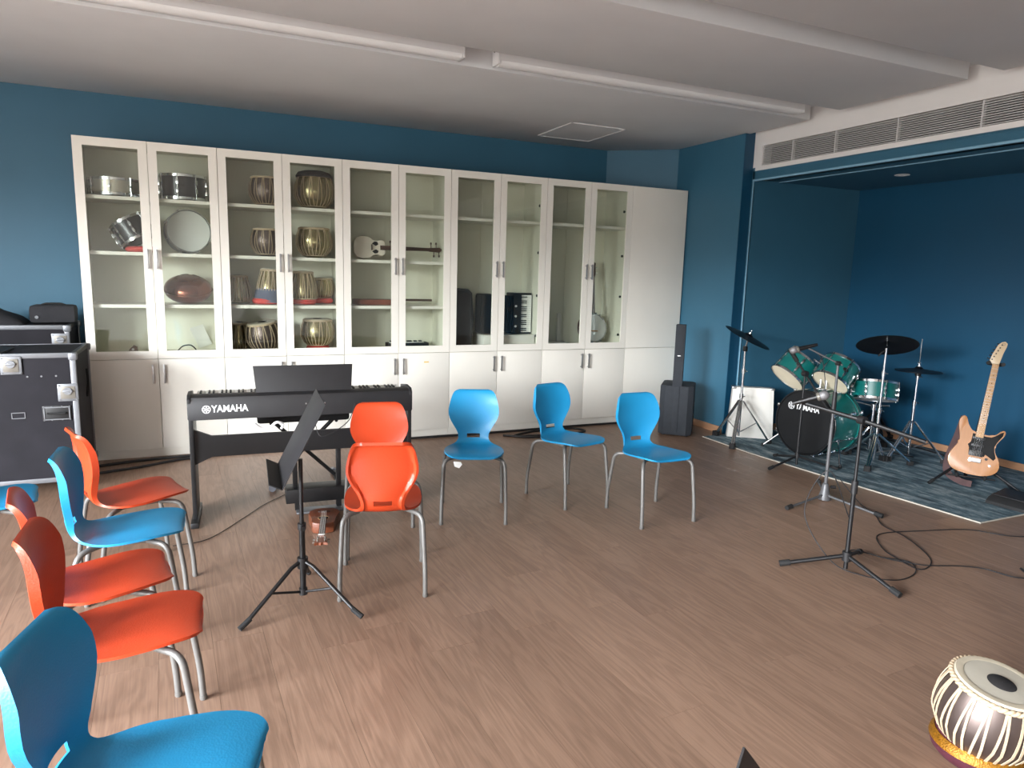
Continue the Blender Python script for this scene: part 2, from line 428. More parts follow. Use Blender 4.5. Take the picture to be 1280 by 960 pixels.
# ceiling: slot level, then three dropped panels with light slots between them
struct(MB().box((1.9, -4.45, ZT + 0.05), (11.2, 10.8, 0.1)).build('ceiling', 'ceiling_white', smooth=0))
def panel(name, x0, x1, y0, y1):
    return struct(MB().box(((x0 + x1) / 2, (y0 + y1) / 2, (ZC + ZT) / 2), (x1 - x0, y1 - y0, ZT - ZC), bev=0.004).build(name, 'ceiling_white'))
panel('ceiling_panel_back', WX0, 5.615, -1.485, 0.72)
panel('ceiling_panel_middle', WX0, 5.545, -2.87, -1.85)
panel('ceiling_panel_front', WX0, 5.54, -9.6, -3.10)
# alcove bulkhead with grille opening
GY0, GY1, GZ0, GZ1 = -6.2, -0.88, 2.61, 2.79
b = MB(); x0, x1 = 5.69, 5.85
b.box(((x0 + x1) / 2, (-9.6 - 0.62) / 2, (2.49 + GZ0) / 2), (x1 - x0, 8.98, GZ0 - 2.49))
b.box(((x0 + x1) / 2, (-9.6 - 0.62) / 2, (GZ1 + ZT) / 2), (x1 - x0, 8.98, ZT - GZ1))
b.box(((x0 + x1) / 2, (GY1 - 0.62) / 2, (GZ0 + GZ1) / 2), (x1 - x0, -0.62 - GY1, GZ1 - GZ0))
b.box(((x0 + x1) / 2, (-9.6 + GY0) / 2, (GZ0 + GZ1) / 2), (x1 - x0, GY0 + 9.6, GZ1 - GZ0))
struct(b.build('wall_bulkhead', 'bulkhead_white', smooth=0))
struct(MB().box((6.41, -5.2, 2.53), (1.44, 8.84, 0.08)).build('ceiling_alcove', 'blue_wall', smooth=0))
struct(MB().box((5.695, -5.19, 2.482), (0.03, 8.8, 0.016)).build('trim_1', 'pale_blue_trim', smooth=0))
struct(MB().box((5.693, -0.793, 1.24), (0.012, 0.014, 2.47)).build('trim_2', 'pale_blue_trim', smooth=0))
struct(MB().box((6.0, -5.2, 2.486), (0.012, 8.78, 0.008)).build('trim_3', 'pale_blue_trim', smooth=0))
struct(MB().box((6.395, -0.808, 0.035), (1.40, 0.016, 0.07), bev=0.004).build('baseboard_alcove_side', 'baseboard_wood'))
struct(MB().box((7.11, -5.2, 0.035), (0.016, 8.78, 0.07), bev=0.004).build('baseboard_alcove_back', 'baseboard_wood'))
struct(MB().box((5.551, -0.29, 0.035), (0.016, 0.96, 0.07), bev=0.004).build('baseboard_right', 'baseboard_wood'))
struct(MB().box((-1.75, 0.711, 0.035), (3.26, 0.016, 0.07), bev=0.004).build('baseboard_back', 'baseboard_wood'))

# air grille
g = thing('air_grille', 'long white slatted air conditioning grille set in the bulkhead', 'grille', (5.69, (GY0 + GY1) / 2, GZ0))
GL = GY1 - GY0
MB().box((0.12, 0, (GZ1 - GZ0) / 2), (0.02, GL - 0.004, GZ1 - GZ0 - 0.004)).build('duct_back', 'dark_void', g, smooth=0)
sl = MB().box((0, 0, 0), (0.016, GL - 0.01, 0.0055), rot=Matrix.Rotation(0.12, 3, 'Y')).mesh('slat', 'grille_metal', smooth=0)
for k in range(11): inst('slat', sl, g, (0.014, 0, 0.009 + k * (GZ1 - GZ0 - 0.014) / 10.5))
mull = MB().box((0, 0, 0), (0.03, 0.012, GZ1 - GZ0 - 0.004)).mesh('mullion', 'grille_metal', smooth=0)
for y in (-1.24, -1.70, -2.27, -2.9, -3.6, -4.3, -5.0, -5.7): inst('mullion', mull, g, (0.018, y - (GY0 + GY1) / 2, (GZ1 - GZ0) / 2))
# recessed downlight
d = thing('downlight', 'small round recessed downlight in the blue alcove ceiling', 'downlight', (6.47, -1.76, 2.49))
MB().lathe([(0.032, 0.0), (0.036, -0.006), (0.058, -0.006), (0.062, -0.001)], 32).build('bezel', 'fitting_white', d)
MB().lathe([(0.001, -0.003), (0.034, -0.003)], 24).build('lens', 'tube_white', d)
# access hatch in the ceiling
h = thing('access_hatch', 'square access hatch with thin raised rim in the ceiling above the cabinets', 'hatch', (4.22, 0.0, ZC))
MB().box((0, 0, -0.002), (0.56, 0.68, 0.004)).build('hatch_panel', 'ceiling_white', h, smooth=0)
b = MB()
for sx in (-1, 1): b.box((sx * 0.285, 0, -0.004), (0.01, 0.70, 0.008))
for sy in (-1, 1): b.box((0, sy * 0.345, -0.004), (0.58, 0.01, 0.008))
b.build('rim', 'fitting_white', h, smooth=0)
# batten lights in the slots
def batten(xa, xb, y, label):
    L = xb - xa
    t = thing('batten_light', label, 'ceiling light', ((xa + xb) / 2, y, ZC + 0.02), group='batten lights in the ceiling slots')
    m = Matrix.Rotation(PI / 2, 4, 'Y')
    MB().prism([(-0.09, -0.05), (0.0, -0.055), (0.0, 0.055), (-0.09, 0.05)], -L / 2 + 0.004, L / 2 - 0.004, m).build('housing', 'fitting_white', t, smooth=20)
    b = MB(); n = 10
    b.prism([(0.0, -0.05)] + [(0.028 * math.sin(PI * k / n), -0.05 * math.cos(PI * k / n)) for k in range(1, n)] + [(0.0, 0.05)], -L / 2 + 0.02, L / 2 - 0.02, m)
    o = b.build('diffuser', 'tube_white', t, loc=(0, 0, -0.0))
    for s in (-1, 1):
        MB().box((s * (L / 2 - 0.008), 0, 0.028), (0.016, 0.112, 0.10), bev=0.004).build('end_cap', 'fitting_white', t)
        MB().tube([(s * (L / 2 + 0.008), 0.02, 0.105), (s * (L / 2 + 0.016), 0.01, 0.085), (s * (L / 2 + 0.006), 0.01, 0.065), (s * L / 2, 0.01, 0.06)], 0.003, 6).build('cable_tail', 'black_cable', t)
batten(-0.1, 2.43, -1.60, 'long white batten light in the slot nearest the cabinets, left of the gap')
batten(2.66, 5.38, -1.60, 'long white batten light in the slot nearest the cabinets, reaching the bulkhead')
batten(0.2, 2.64, -3.0, 'white batten light in the second ceiling slot, away from the cabinets')

# ================================================================== CABINETS
CW, CD, CH, CS, CP = 0.972, 0.5, 2.453, 0.798, 0.07
t_ = 0.018
door_u = MB(); SW = 0.062                      # framed glass door, 0.486 wide
dw, dh = CW / 2 - 0.004, CH - CS - 0.004
door_u.box((0, 0, dh / 2 - SW / 2), (dw, 0.02, SW)); door_u.box((0, 0, -dh / 2 + SW / 2), (dw, 0.02, SW))
for s in (-1, 1): door_u.box((s * (dw / 2 - SW / 2), 0, 0), (SW, 0.02, dh - 2 * SW))
door_u_me = door_u.mesh('glass_door', 'cabinet_white', smooth=0)
pane_me = MB().box((0, 0, 0), (dw - 2 * SW + 0.004, 0.004, dh - 2 * SW + 0.004)).mesh('pane', 'cabinet_glass', smooth=0)
dl = CS - CP - 0.004
door_l_me = MB().box((0, 0, 0), (dw, 0.02, dl), bev=0.0015).mesh('door', 'cabinet_white')
hb = MB(); hb.box((0, -0.026, 0), (0.014, 0.008, 0.15), bev=0.002)
for s in (-1, 1): hb.box((0, -0.012, s * 0.06), (0.010, 0.024, 0.01))
handle_me = hb.mesh('handle', 'brushed_metal')
hinge_me = MB().cyl((0, 0, 0), (-0.012, 0, 0), 0.013, n=10).mesh('hinge', 'black_satin')
SH = [2.03, 1.615, 1.21]
def cabinet(k, label, shelves):
    c = thing('display_cabinet', label, 'cabinet', (k * CW, 0, 0))
    b = MB(); yb = 0.022
    for x in (t_ / 2, CW - t_ / 2): b.box((x, (yb + CD) / 2, (CP + CH) / 2), (t_ - 0.001, CD - yb, CH - CP))
    b.box((CW / 2, (yb + CD) / 2, CH - t_ / 2), (CW - 2 * t_, CD - yb, t_))
    b.box((CW / 2, (yb + CD) / 2, CP + t_ / 2), (CW - 2 * t_, CD - yb, t_))
    b.box((CW / 2, (yb + CD) / 2, CS), (CW - 2 * t_, CD - yb, 0.036))
    b.box((CW / 2, CD - 0.006, (CP + CH) / 2), (CW - 2 * t_, 0.012, CH - CP - 0.04))
    b.build('carcass', 'cabinet_inside', c, smooth=0)
    MB().box((CW / 2, 0.05, CP / 2), (CW - 0.002, 0.05, CP)).build('plinth', 'cabinet_white', c, smooth=0)
    for z in shelves: MB().box((CW / 2, 0.265, z), (CW - 2 * t_ - 0.002, 0.40, 0.026)).build('shelf', 'cabinet_white', c, smooth=0)
    MB().box((CW / 2, CD - 0.014, (CS + CH) / 2), (0.012, 0.006, CH - CS - 0.05)).build('back_joint', 'cabinet_inside', c, smooth=0)
    for s in (-1, 1):
        x = CW / 2 + s * CW / 4
        d = inst('glass_door', door_u_me, c, (x, 0.01, (CS + CH) / 2))
        inst('pane', pane_me, d); inst('handle', handle_me, d, (-s * (dw / 2 - 0.030), -0.010, 1.577 - (CS + CH) / 2))
        d = inst('door', door_l_me, c, (x, 0.01, (CP + CS) / 2))
        inst('handle', handle_me, d, (-s * (dw / 2 - 0.038), -0.010, 0.68 - (CP + CS) / 2))
    for z in (0.93, 1.33, 1.75, 2.2): inst('hinge', hinge_me, c, (CW - t_ - 0.001, 0.11, z))
    return c
labs = ['white glass-door cabinet holding snare drums and a copper handpan', 'white glass-door cabinet full of laced tabla drums',
        'white glass-door cabinet with a fiddle on its middle shelf and a yellow sticker below',
        'white glass-door cabinet holding the piano accordion', 'white glass-door cabinet holding the banjo']
cabs = [cabinet(k, labs[k], SH if k < 3 else SH[:1]) for k in range(5)]
o = MB().box((0, 0, 0), (0.045, 0.0015, 0.012)).build('sticker', 'sticker_yellow', cabs[2], smooth=0, loc=(2.693 - 2 * CW, -0.001, 0.712)); o['label'] = 'small yellow sticker'
e = thing('end_cabinet', 'plain white tall cabinet without glass, at the right end of the row', 'cabinet', (5 * CW, 0, 0))
ew = 5.545 - 5 * CW
b = MB(); b.box((ew / 2, 0.022 + 0.10, (CP + CH) / 2), (ew - 0.001, 0.20, CH - CP)); b.build('carcass', 'cabinet_white', e, smooth=0)
MB().box((ew / 2, 0.05, CP / 2), (ew - 0.002, 0.05, CP)).build('plinth', 'cabinet_white', e, smooth=0)
MB().box((ew / 2, 0.01, (CS + CH) / 2), (ew - 0.004, 0.02, dh), bev=0.0015).build('upper_panel', 'cabinet_white', e)
MB().box((ew / 2, 0.01, (CP + CS) / 2), (ew - 0.004, 0.02, dl), bev=0.0015).build('lower_panel', 'cabinet_white', e)
SZ = [z + 0.0135 for z in SH] + [CS + 0.0185]      # shelf tops, last is the cabinet floor

# ---- drums (shared builder): axis along local z, centre at origin
def drum_parts(parent, R, H, shell, head, hoop='chrome', lugs=8, under=None, lugmat='chrome', hoop_h=0.010, hoop_r=0.005, badge=None, M0=None, midlug=True):
    M0 = M0 or Matrix()
    MB().lathe([(R, -H / 2), (R, H / 2), (R - 0.008, H / 2), (R - 0.008, -H / 2), (R, -H / 2)], 44, M0).build('shell', shell, parent)
    for s, hm in ((1, head), (-1, under or head)):
        MB().lathe([(0.0005, s * (H / 2 + 0.004)), (R - 0.004, s * (H / 2 + 0.004)), (R + 0.002, s * (H / 2 - 0.004))], 44, M0).build('drum_head', hm, parent)
        zc = s * H / 2
        MB().lathe([(R + 0.003, zc - hoop_h), (R + 0.003 + hoop_r, zc - hoop_h), (R + 0.003 + hoop_r, zc + hoop_h), (R + 0.003, zc + hoop_h), (R + 0.003, zc - hoop_h)], 44, M0).build('hoop', hoop, parent)
    for k in range(lugs):
        a = 2 * PI * (k + 0.5) / lugs
        m = M0 @ Matrix.Rotation(a, 4, 'Z')
        b = MB()
        hl = min(0.05, H * 0.22)
        for s in ((0,) if H < 0.13 else (-1, 1)):
            b.box((R + 0.010, 0, s * (H / 2 - 0.035 - hl / 2)), (0.022, 0.018, hl), m, bev=0.004)
        b.cyl((R + 0.014, 0, -H / 2 - 0.012), (R + 0.014, 0, H / 2 + 0.012), 0.0035, n=6, m=m)
        b.build('lug', lugmat, parent)
    if badge:
        a, bw = badge; m = M0 @ Matrix.Rotation(a, 4, 'Z') @ Matrix.Translation((R + 0.001, 0, 0)) @ Matrix.Rotation(PI / 2, 4, 'Y')
        MB().lathe([(0.0005, 0.002), (bw * 0.8, 0.002), (bw, 0)], 18, m @ Matrix.Diagonal((1, 1.5, 1, 1))).build('badge', 'black_satin', parent)
def drum(name, label, cat, loc, M0, *a, group=None, **k):
    t = thing(name, label, cat, loc, group=group)
    drum_parts(t, *a, M0=M0, **k); return t

drum('snare_drum', 'shallow chrome and tan snare drum on the top cabinet shelf', 'drum', (0.235, 0.26, SZ[0] + 0.075), Matrix.Rotation(0.3, 4, 'Z'), 0.175, 0.11, 'tan_shell', 'drum_head_white')
drum('snare_drum', 'deep black snare drum with chrome lugs on the top cabinet shelf', 'drum', (0.715, 0.26, SZ[0] + 0.107), Matrix.Rotation(0.2, 4, 'Z'), 0.165, 0.175, 'dark_shell', 'drum_head_white', lugs=8, badge=(-PI / 2 - 0.2, 0.014))
drum('snare_drum', 'snare drum standing on its edge with its white head facing out', 'drum', (0.735, 0.27, SZ[1] + 0.178), Matrix.Rotation(0.25, 4, 'Z') @ Matrix.Rotation(PI / 2 - 0.12, 4, 'X'), 0.165, 0.09, 'dark_shell', 'drum_head_white', lugs=8)
# dark metal drum tilted on a red ring
def ring_cushion(loc, R, r, mname, label, group=None, name='cushion_ring', sq=1.0):
    t = MB().torus(R, r, 0, 36, 10, Matrix.Diagonal((1, 1, sq, 1))).build(name, mname)
    t.location = loc; return tag(t, label, 'cushion', group)
ring_cushion((0.395, 0.24, SZ[1] + 0.024), 0.085, 0.03, 'cushion_red', 'red cushion ring under the tilted dark metal drum', sq=0.8)
drum('metal_drum', 'dark metal drum lying tilted on a red cushion ring', 'drum', (0.34, 0.25, SZ[1] + 0.165), Matrix.Rotation(-0.3, 4, 'Z') @ Matrix.Rotation(-0.55, 4, 'Y'), 0.13, 0.16, 'dark_shell', 'dark_shell', lugs=8)
# copper handpan
hp = thing('handpan', 'shiny copper handpan leaning on the lower cabinet shelf', 'handpan', (0.72, 0.268, SZ[2] + 0.119), rot=(0.32, 0, 0))
n = 16; prof = [(0.0005, -0.105)] + [(0.182 * math.sin(PI * k / n) ** 0.8, -0.105 * math.cos(PI * k / n)) for k in range(1, n)] + [(0.0005, 0.105)]
MB().lathe(prof, 44).build('shell', 'copper', hp, smooth=60)
MB().torus(0.183, 0.005, 0, 44, 6).build('seam_ring', 'copper', hp)
b = MB()
for k in range(7):
    a = 2 * PI * k / 7; b.torus(0.035, 0.002, 0, 18, 5, Matrix.Rotation(a, 4, 'Z') @ Matrix.Translation((0.11, 0, 0.083)) @ Matrix.Rotation(0.55, 4, 'Y'))
b.build('tone_field', 'copper', hp)
tag(MB().tube(bez([(0.55, 0.27, CS + 0.024), (0.61, 0.26, CS + 0.03), (0.66, 0.27, CS + 0.07), (0.72, 0.28, CS + 0.075), (0.755, 0.29, CS + 0.028), (0.66, 0.31, CS + 0.025), (0.57, 0.33, CS + 0.024)], 6), 0.0055, 6).build('cable', 'black_cable'), 'short black cable coiled on the floor of the snare drum cabinet', 'cable')
m = Matrix.Translation((0.80, 0.44, CS + 0.135)) @ Matrix.Rotation(0.35, 4, 'X') @ Matrix.Rotation(-0.35, 4, 'Y')
tag(MB().box((0, 0, 0), (0.11, 0.002, 0.2), m).build('paper_sheet', 'paper', smooth=0), 'pale sheet of paper propped inside the snare drum cabinet', 'paper')
wb = thing('wooden_clapper', 'small dark brown wooden clapper on the floor of the snare drum cabinet', 'clapper', (0.29, 0.30, CS + 0.0185))
MB().prism([(-0.035, 0), (0.035, 0), (0.03, 0.05), (0.005, 0.062), (-0.028, 0.03)], -0.018, 0.018, Matrix.Rotation(PI / 2, 4, 'X'), bev=0.004).build('block', 'dark_wood', wb)
MB().cyl((0.0, -0.02, 0.03), (0.0, 0.02, 0.03), 0.01, n=12).build('pin', 'brushed_metal', wb)

# ---- tablas
BAYAN = [(0.055, 0.0), (0.085, 0.012), (0.125, 0.05), (0.147, 0.10), (0.150, 0.14), (0.143, 0.19), (0.128, 0.23), (0.122, 0.245)]
DAYAN = [(0.095, 0.0), (0.112, 0.02), (0.117, 0.06), (0.112, 0.12), (0.098, 0.18), (0.084, 0.225), (0.082, 0.245)]
def prof_r(P, z): return lerp_lin(P, z)
def lerp_lin(P, z):
    for (r0, z0), (r1, z1) in zip(P, P[1:]):
        if z <= z1: return r0 + (r1 - r0) * (z - z0) / (z1 - z0)
    return P[-1][0]
def strap_pts(P, k, N, off=0.0035):
    H = P[-1][1]; zt, zb = H - 0.012, 0.02
    a0, a1 = 2 * PI * (k // 2 * 2) / N, 2 * PI * ((k + 1) // 2 * 2 - (0 if k % 2 else 0)) / N
    at, ab = 2 * PI * (k - k % 2 + 0.35 + (0.3 if k % 2 else 0)) / N, 2 * PI * (k - k % 2 + 0.5 + (0.6 if k % 2 else -0.6)) / N
    pts = []
    for j in range(9):
        t = j / 8; z = zt + (zb - zt) * t; a = at + (ab - at) * t; r = lerp_lin(P, z) + off
        pts.append(V(r * math.cos(a), r * math.sin(a), z))
    return pts
def strip(b, pts, w, th=0.0012):
    rg = []
    for i, p in enumerate(pts):
        d = (pts[min(i + 1, len(pts) - 1)] - pts[max(i - 1, 0)]).normalized()
        nrm = V(p.x, p.y, 0).normalized(); sd = d.cross(nrm).normalized(); nn = sd.cross(d).normalized()
        rg.append([p + sd * w / 2 + nn * th, p - sd * w / 2 + nn * th, p - sd * w / 2 - nn * th, p + sd * w / 2 - nn * th])
    b.rings(rg)
def tabla_proto(P, body, fine, N=28, sw=0.006):
    """list of (name, mesh) pieces"""
    H, R = P[-1][1], P[-1][0]; out = []
    n = 44 if fine else 28
    out.append(('bowl', MB().lathe([(0.001, 0.0)] + P + [(R - 0.01, H)], n).mesh('bowl', body, smooth=50)))
    out.append(('head_skin', MB().lathe([(0.0005, H + 0.010), (R * 0.8, H + 0.009), (R * 0.985, H + 0.007)], n).mesh('head_skin', 'tabla_skin')))
    out.append(('edge_skin', MB().lathe([(R * 0.8, H + 0.0105), (R * 0.84, H + 0.0115), (R * 0.97, H + 0.0105), (R + 0.001, H + 0.004)], n).mesh('edge_skin', 'tabla_skin_edge')))
    sx, sr = (R * 0.06, R * 0.33) if P is BAYAN else (0.0, R * 0.45)
    out.append(('black_spot', MB().lathe([(0.0005, H + 0.0135), (sr * 0.85, H + 0.0130), (sr, H + 0.0098)], 30, Matrix.Translation((sx, 0, 0))).mesh('black_spot', 'tabla_spot')))
    b = MB(); nb = 48 if fine else 20       # braided hoop
    for q in range(2):
        b.tube([V((R + 0.005 + 0.0035 * math.cos(nb / 2 * a + q * PI)) * math.cos(a), (R + 0.005 + 0.0035 * math.cos(nb / 2 * a + q * PI)) * math.sin(a), H - 0.004 + 0.0045 * math.sin(nb / 2 * a + q * PI)) for a in [2 * PI * i / (nb * 6) for i in range(nb * 6)]] if fine else
               [V((R + 0.005) * math.cos(a), (R + 0.005) * math.sin(a), H - 0.007 + q * 0.007) for a in [2 * PI * i / 28 for i in range(28)]], 0.0060 if fine else 0.0048, 6, loop=True)
    out.append(('braided_hoop', b.mesh('braided_hoop', 'tabla_strap', smooth=60)))
    out.append(('bottom_ring', MB().torus(lerp_lin(P, 0.02) + 0.003, 0.004, 0.02, 28, 6).mesh('bottom_ring', 'tabla_strap')))
    if fine:
        for k in range(N):
            b = MB(); strip(b, strap_pts(P, k, N), sw); out.append(('strap', b.mesh('strap', 'tabla_strap', smooth=60)))
    else:
        b = MB()
        for k in range(N): strip(b, strap_pts(P, k, N), sw)
        out.append(('straps', b.mesh('straps', 'tabla_strap', smooth=60)))
    return out
P_BAY = tabla_proto(BAYAN, 'tabla_steel', False, 28)
P_BRS = tabla_proto(BAYAN, 'tabla_brass', False, 28)
P_DAY = tabla_proto(DAYAN, 'tabla_brass', False, 32, 0.007)
def tabla(proto, loc, label, group=None, rot=(0, 0, 0), sc=1.0, name='tabla_drum'):
    t = thing(name, label, 'tabla', loc, group=group, rot=rot)
    t.scale = (sc, sc, sc)
    for nme, me in proto: 
        o = inst(nme, me, t)
        if nme == 'straps': o['kind'] = 'stuff'
    return t
tabla(P_BAY, (1.355, 0.25, SZ[0]), 'shiny laced tabla alone on the top shelf behind the left door of the tabla cabinet', sc=0.96, rot=(0, 0, 0.3))
tabla(P_BAY, (1.352, 0.25, SZ[1]), 'shiny laced tabla alone on the second shelf behind the left door of the tabla cabinet', sc=0.92, rot=(0, 0, 1.1))
b1 = tabla(P_BRS, (1.748, 0.25, SZ[0]), 'large laced tabla with a dark cover on the top shelf of the tabla cabinet', sc=1.12, rot=(0, 0, 0.7))
MB().lathe([(0.135, 0.235), (0.137, 0.25), (0.12, 0.275), (0.08, 0.287), (0.0005, 0.29)], 28).build('cover', 'black_cloth', b1)
tabla(P_BRS, (1.738, 0.25, SZ[1]), 'brassy laced tabla on the second shelf behind the right door of the tabla cabinet', sc=1.03, rot=(0, 0, 2.0))
ring_cushion((1.345, 0.25, SZ[2] + 0.03), 0.10, 0.034, 'cushion_red', 'bright red cushion ring under the slim tabla with a grey-blue cloth', sq=0.85)
d1 = tabla(P_DAY, (1.36, 0.25, SZ[2] + 0.045), 'slim laced tabla wrapped in a grey-blue cloth on a red ring', sc=1.0, rot=(0, 0.06, 0.4))
MB().lathe([(0.135, -0.03), (0.13, 0.02), (0.124, 0.06), (0.117, 0.085)], 28).build('cloth_wrap', 'blue_cloth', d1)
ring_cushion((1.63, 0.19, SZ[2] + 0.03), 0.082, 0.03, 'cushion_red', 'dull red cushion ring under the slim tabla of the pair', sq=0.9)
ring_cushion((1.81, 0.35, SZ[2] + 0.03), 0.075, 0.026, 'cushion_red', 'dull red cushion ring under the round tabla of the pair', sq=0.9)
tabla(P_DAY, (1.63, 0.19, SZ[2] + 0.035), 'slim laced tabla beside the door stile, one of a pair on red rings', sc=1.0, rot=(0, 0, 0.2))
tabla(P_BRS, (1.81, 0.36, SZ[2] + 0.04), 'round laced tabla beside the cabinet side, one of a pair on red rings', sc=0.76, rot=(0, 0, 0.9))
tabla(P_BAY, (1.315, 0.20, SZ[3] + 0.012), 'bright steel tabla tilted on the cabinet floor behind the left door', sc=0.98, rot=(0.05, -0.16, 0.1))
ring_cushion((1.755, 0.25, SZ[3] + 0.022), 0.075, 0.026, 'cushion_red', 'red cushion ring under the tabla on the cabinet floor', sq=0.85)
tabla(P_BRS, (1.755, 0.25, SZ[3] + 0.03), 'brassy laced tabla sitting on a red ring on the cabinet floor', sc=0.98, rot=(0, 0, 1.5))
tabla(P_DAY, (1.108, 0.35, SZ[2]), 'dim reddish tabla in the dark left corner of the third shelf', sc=0.95, rot=(0, 0, 0.5))
tabla(P_DAY, (1.103, 0.37, SZ[3]), 'dim tabla in the dark left corner of the cabinet floor', sc=0.95, rot=(0, 0, 1.2))

# ---- fiddle on the third cabinet's middle shelf
vi = thing('fiddle', 'pale wooden fiddle lying on its side with carved pegs', 'fiddle', (2.07, 0.22, SZ[1] + 0.004))
def mir(h): return h + [(x, -y) for x, y in reversed(h) if abs(y) > 1e-6]
vb = mir([(0.0, 0.0), (0.005, 0.05), (0.03, 0.085), (0.08, 0.10), (0.14, 0.095), (0.17, 0.075), (0.185, 0.055), (0.21, 0.052), (0.225, 0.068), (0.26, 0.072), (0.285, 0.05), (0.29, 0.0)])
mv = Matrix.Translation((0, 0, 0.103)) @ Matrix.Rotation(PI / 2 - 0.12, 4, 'X')
MB().prism(vb, -0.03, 0.03, mv, bev=0.008).build('body', 'violin_white', vi)
for s in (-1, 1): MB().prism([(0.165, s * 0.035), (0.19, s * 0.055), (0.215, s * 0.05), (0.225, s * 0.03), (0.2, s * 0.015)], 0.028, 0.032, mv).build('sound_hole', 'dark_void', vi)
MB().prism([(0.24, -0.02), (0.24, 0.02), (0.70, 0.014), (0.70, -0.014)], 0.02, 0.042, mv, bev=0.003).build('neck', 'dark_wood', vi)
MB().prism([(0.70, -0.016), (0.70, 0.016), (0.80, 0.022), (0.82, 0.0), (0.80, -0.022)], 0.01, 0.04, mv, bev=0.003).build('peg_box', 'dark_wood', vi)
for k in range(6):
    x = (0.335, 0.36, 0.72, 0.745, 0.77, 0.795)[k]; s = 1 if k < 2 or k % 2 == 0 else -1
    b = MB(); b.cyl((x, 0.0, 0.025), (x, s * 0.055, 0.025), 0.004, n=8, m=mv); b.cyl((x, s * 0.05, 0.025), (x, s * 0.068, 0.025), 0.010, 0.007, n=10, m=mv); b.build('peg', 'dark_wood', vi)
MB().box((0.16, 0, 0.045), (0.006, 0.05, 0.03), mv).build('bridge', 'dark_wood', vi)
# flat brown instrument on shelf 3
fl2 = thing('flat_guitar', 'thin reddish brown stringed instrument lying flat on the lower shelf', 'guitar', (2.07, 0.27, SZ[2]))
gb = mir([(0.0, 0.0), (0.01, 0.06), (0.05, 0.10), (0.12, 0.11), (0.19, 0.085), (0.25, 0.075), (0.32, 0.085), (0.37, 0.06), (0.385, 0.0)])
MB().prism(gb, 0.002, 0.05, bev=0.006).build('body', 'red_wood', fl2)
MB().box((0.56, 0, 0.045), (0.38, 0.045, 0.02), bev=0.004).build('neck', 'dark_wood', fl2)
MB().lathe([(0.001, 0.0515), (0.03, 0.0515)], 20, Matrix.Translation((0.24, 0, 0))).build('sound_hole', 'dark_void', fl2)
# melodica on the cabinet floor
me_ = thing('melodica', 'small black keyboard lying on the floor of the fiddle cabinet', 'keyboard', (2.60, 0.33, SZ[3]))
MB().box((0, 0, 0.024), (0.40, 0.12, 0.046), bev=0.006).build('body', 'black_plastic', me_)
b = MB()
for k in range(20): b.box((-0.17 + k * 0.0165, -0.025, 0.050), (0.015, 0.06, 0.008))
o = b.build('white_keys', 'white_key', me_, smooth=0); o['kind'] = 'stuff'
b = MB()
for k in range(19):
    if k % 7 not in (2, 6): b.box((-0.162 + k * 0.0165, -0.005, 0.058), (0.009, 0.04, 0.012))
o = b.build('black_keys', 'black_satin', me_, smooth=0); o['kind'] = 'stuff'
# ---- accordion cabinet
x0 = 2.965
gbg = thing('gig_bag', 'dark grey padded gig bag standing in the accordion cabinet', 'bag', (3.075, 0.28, SZ[3]))
MB().prism([(-0.12, 0.0), (0.14, 0.0), (0.15, 0.3), (0.14, 0.53), (0.10, 0.565), (-0.09, 0.575), (-0.125, 0.54)], -0.09, 0.09, Matrix.Rotation(PI / 2, 4, 'X'), bev=0.03).build('bag_body', 'black_cloth', gbg)
MB().tube([V(x, -0.093, z) for x, z in ((-0.1, 0.05), (-0.105, 0.5), (-0.06, 0.54), (0.08, 0.53), (0.12, 0.5), (0.12, 0.05))], 0.004, 6).build('zip', 'black_satin', gbg)
bx = thing('carton', 'low white carton under the accordion', 'box', (3.58, 0.27, SZ[3]))
MB().box((0, 0, 0.06), (0.55, 0.30, 0.118), bev=0.004).build('carton_body', 'white_box', bx)
MB().box((0, 0, 0.121), (0.56, 0.31, 0.006), bev=0.002).build('carton_lid', 'white_box', bx)
ac = thing('accordion', 'black piano accordion standing upright on a white carton', 'accordion', (3.58, 0.27, SZ[3] + 0.1255))
MB().box((-0.205, 0, 0.20), (0.13, 0.19, 0.39), bev=0.012).build('bass_body', 'black_satin', ac)
MB().prism([(-0.01, -0.07), (0.01, -0.07), (0.01, 0.07), (-0.01, 0.07)], 0.02, 0.38, Matrix.Translation((-0.275, -0.01, 0))).build('hand_strap', 'black_rubber', ac)
b = MB(); N = 9
for k in range(N): b.box((-0.13 + k * 0.022, 0, 0.20), (0.011, 0.175 - 0.02 * (k % 2), 0.36 - 0.02 * (k % 2)))
o = b.build('bellows', 'dark_void', ac, smooth=0)
MB().box((0.105, 0, 0.205), (0.09, 0.19, 0.41), bev=0.01).build('treble_body', 'black_satin', ac)
MB().box((0.19, -0.03, 0.205), (0.17, 0.05, 0.41), bev=0.006).build('keyboard_base', 'black_satin', ac)
b = MB()
for k in range(19): b.box((0.205, -0.059, 0.025 + k * 0.0196), (0.112, 0.012, 0.0178))
for k in range(19): inst('white_key', None, ac) if False else None
wk = MB().box((0, 0, 0), (0.15, 0.012, 0.0176)).mesh('white_key', 'white_key', smooth=0); bk = MB().box((0, 0, 0), (0.095, 0.014, 0.010)).mesh('black_key', 'black_satin', smooth=0)
b.bm.free()
for k in range(19): inst('white_key', wk, ac, (0.195, -0.061, 0.027 + k * 0.0196))
for k in range(18):
    if k % 7 not in (2, 6): inst('black_key', bk, ac, (0.167, -0.072, 0.0368 + k * 0.0196))
for k in range(3): MB().cyl((0.085, -0.095, 0.08 + k * 0.1), (0.085, -0.104, 0.08 + k * 0.1), 0.011, n=12).build('register_button', 'fitting_white', ac)
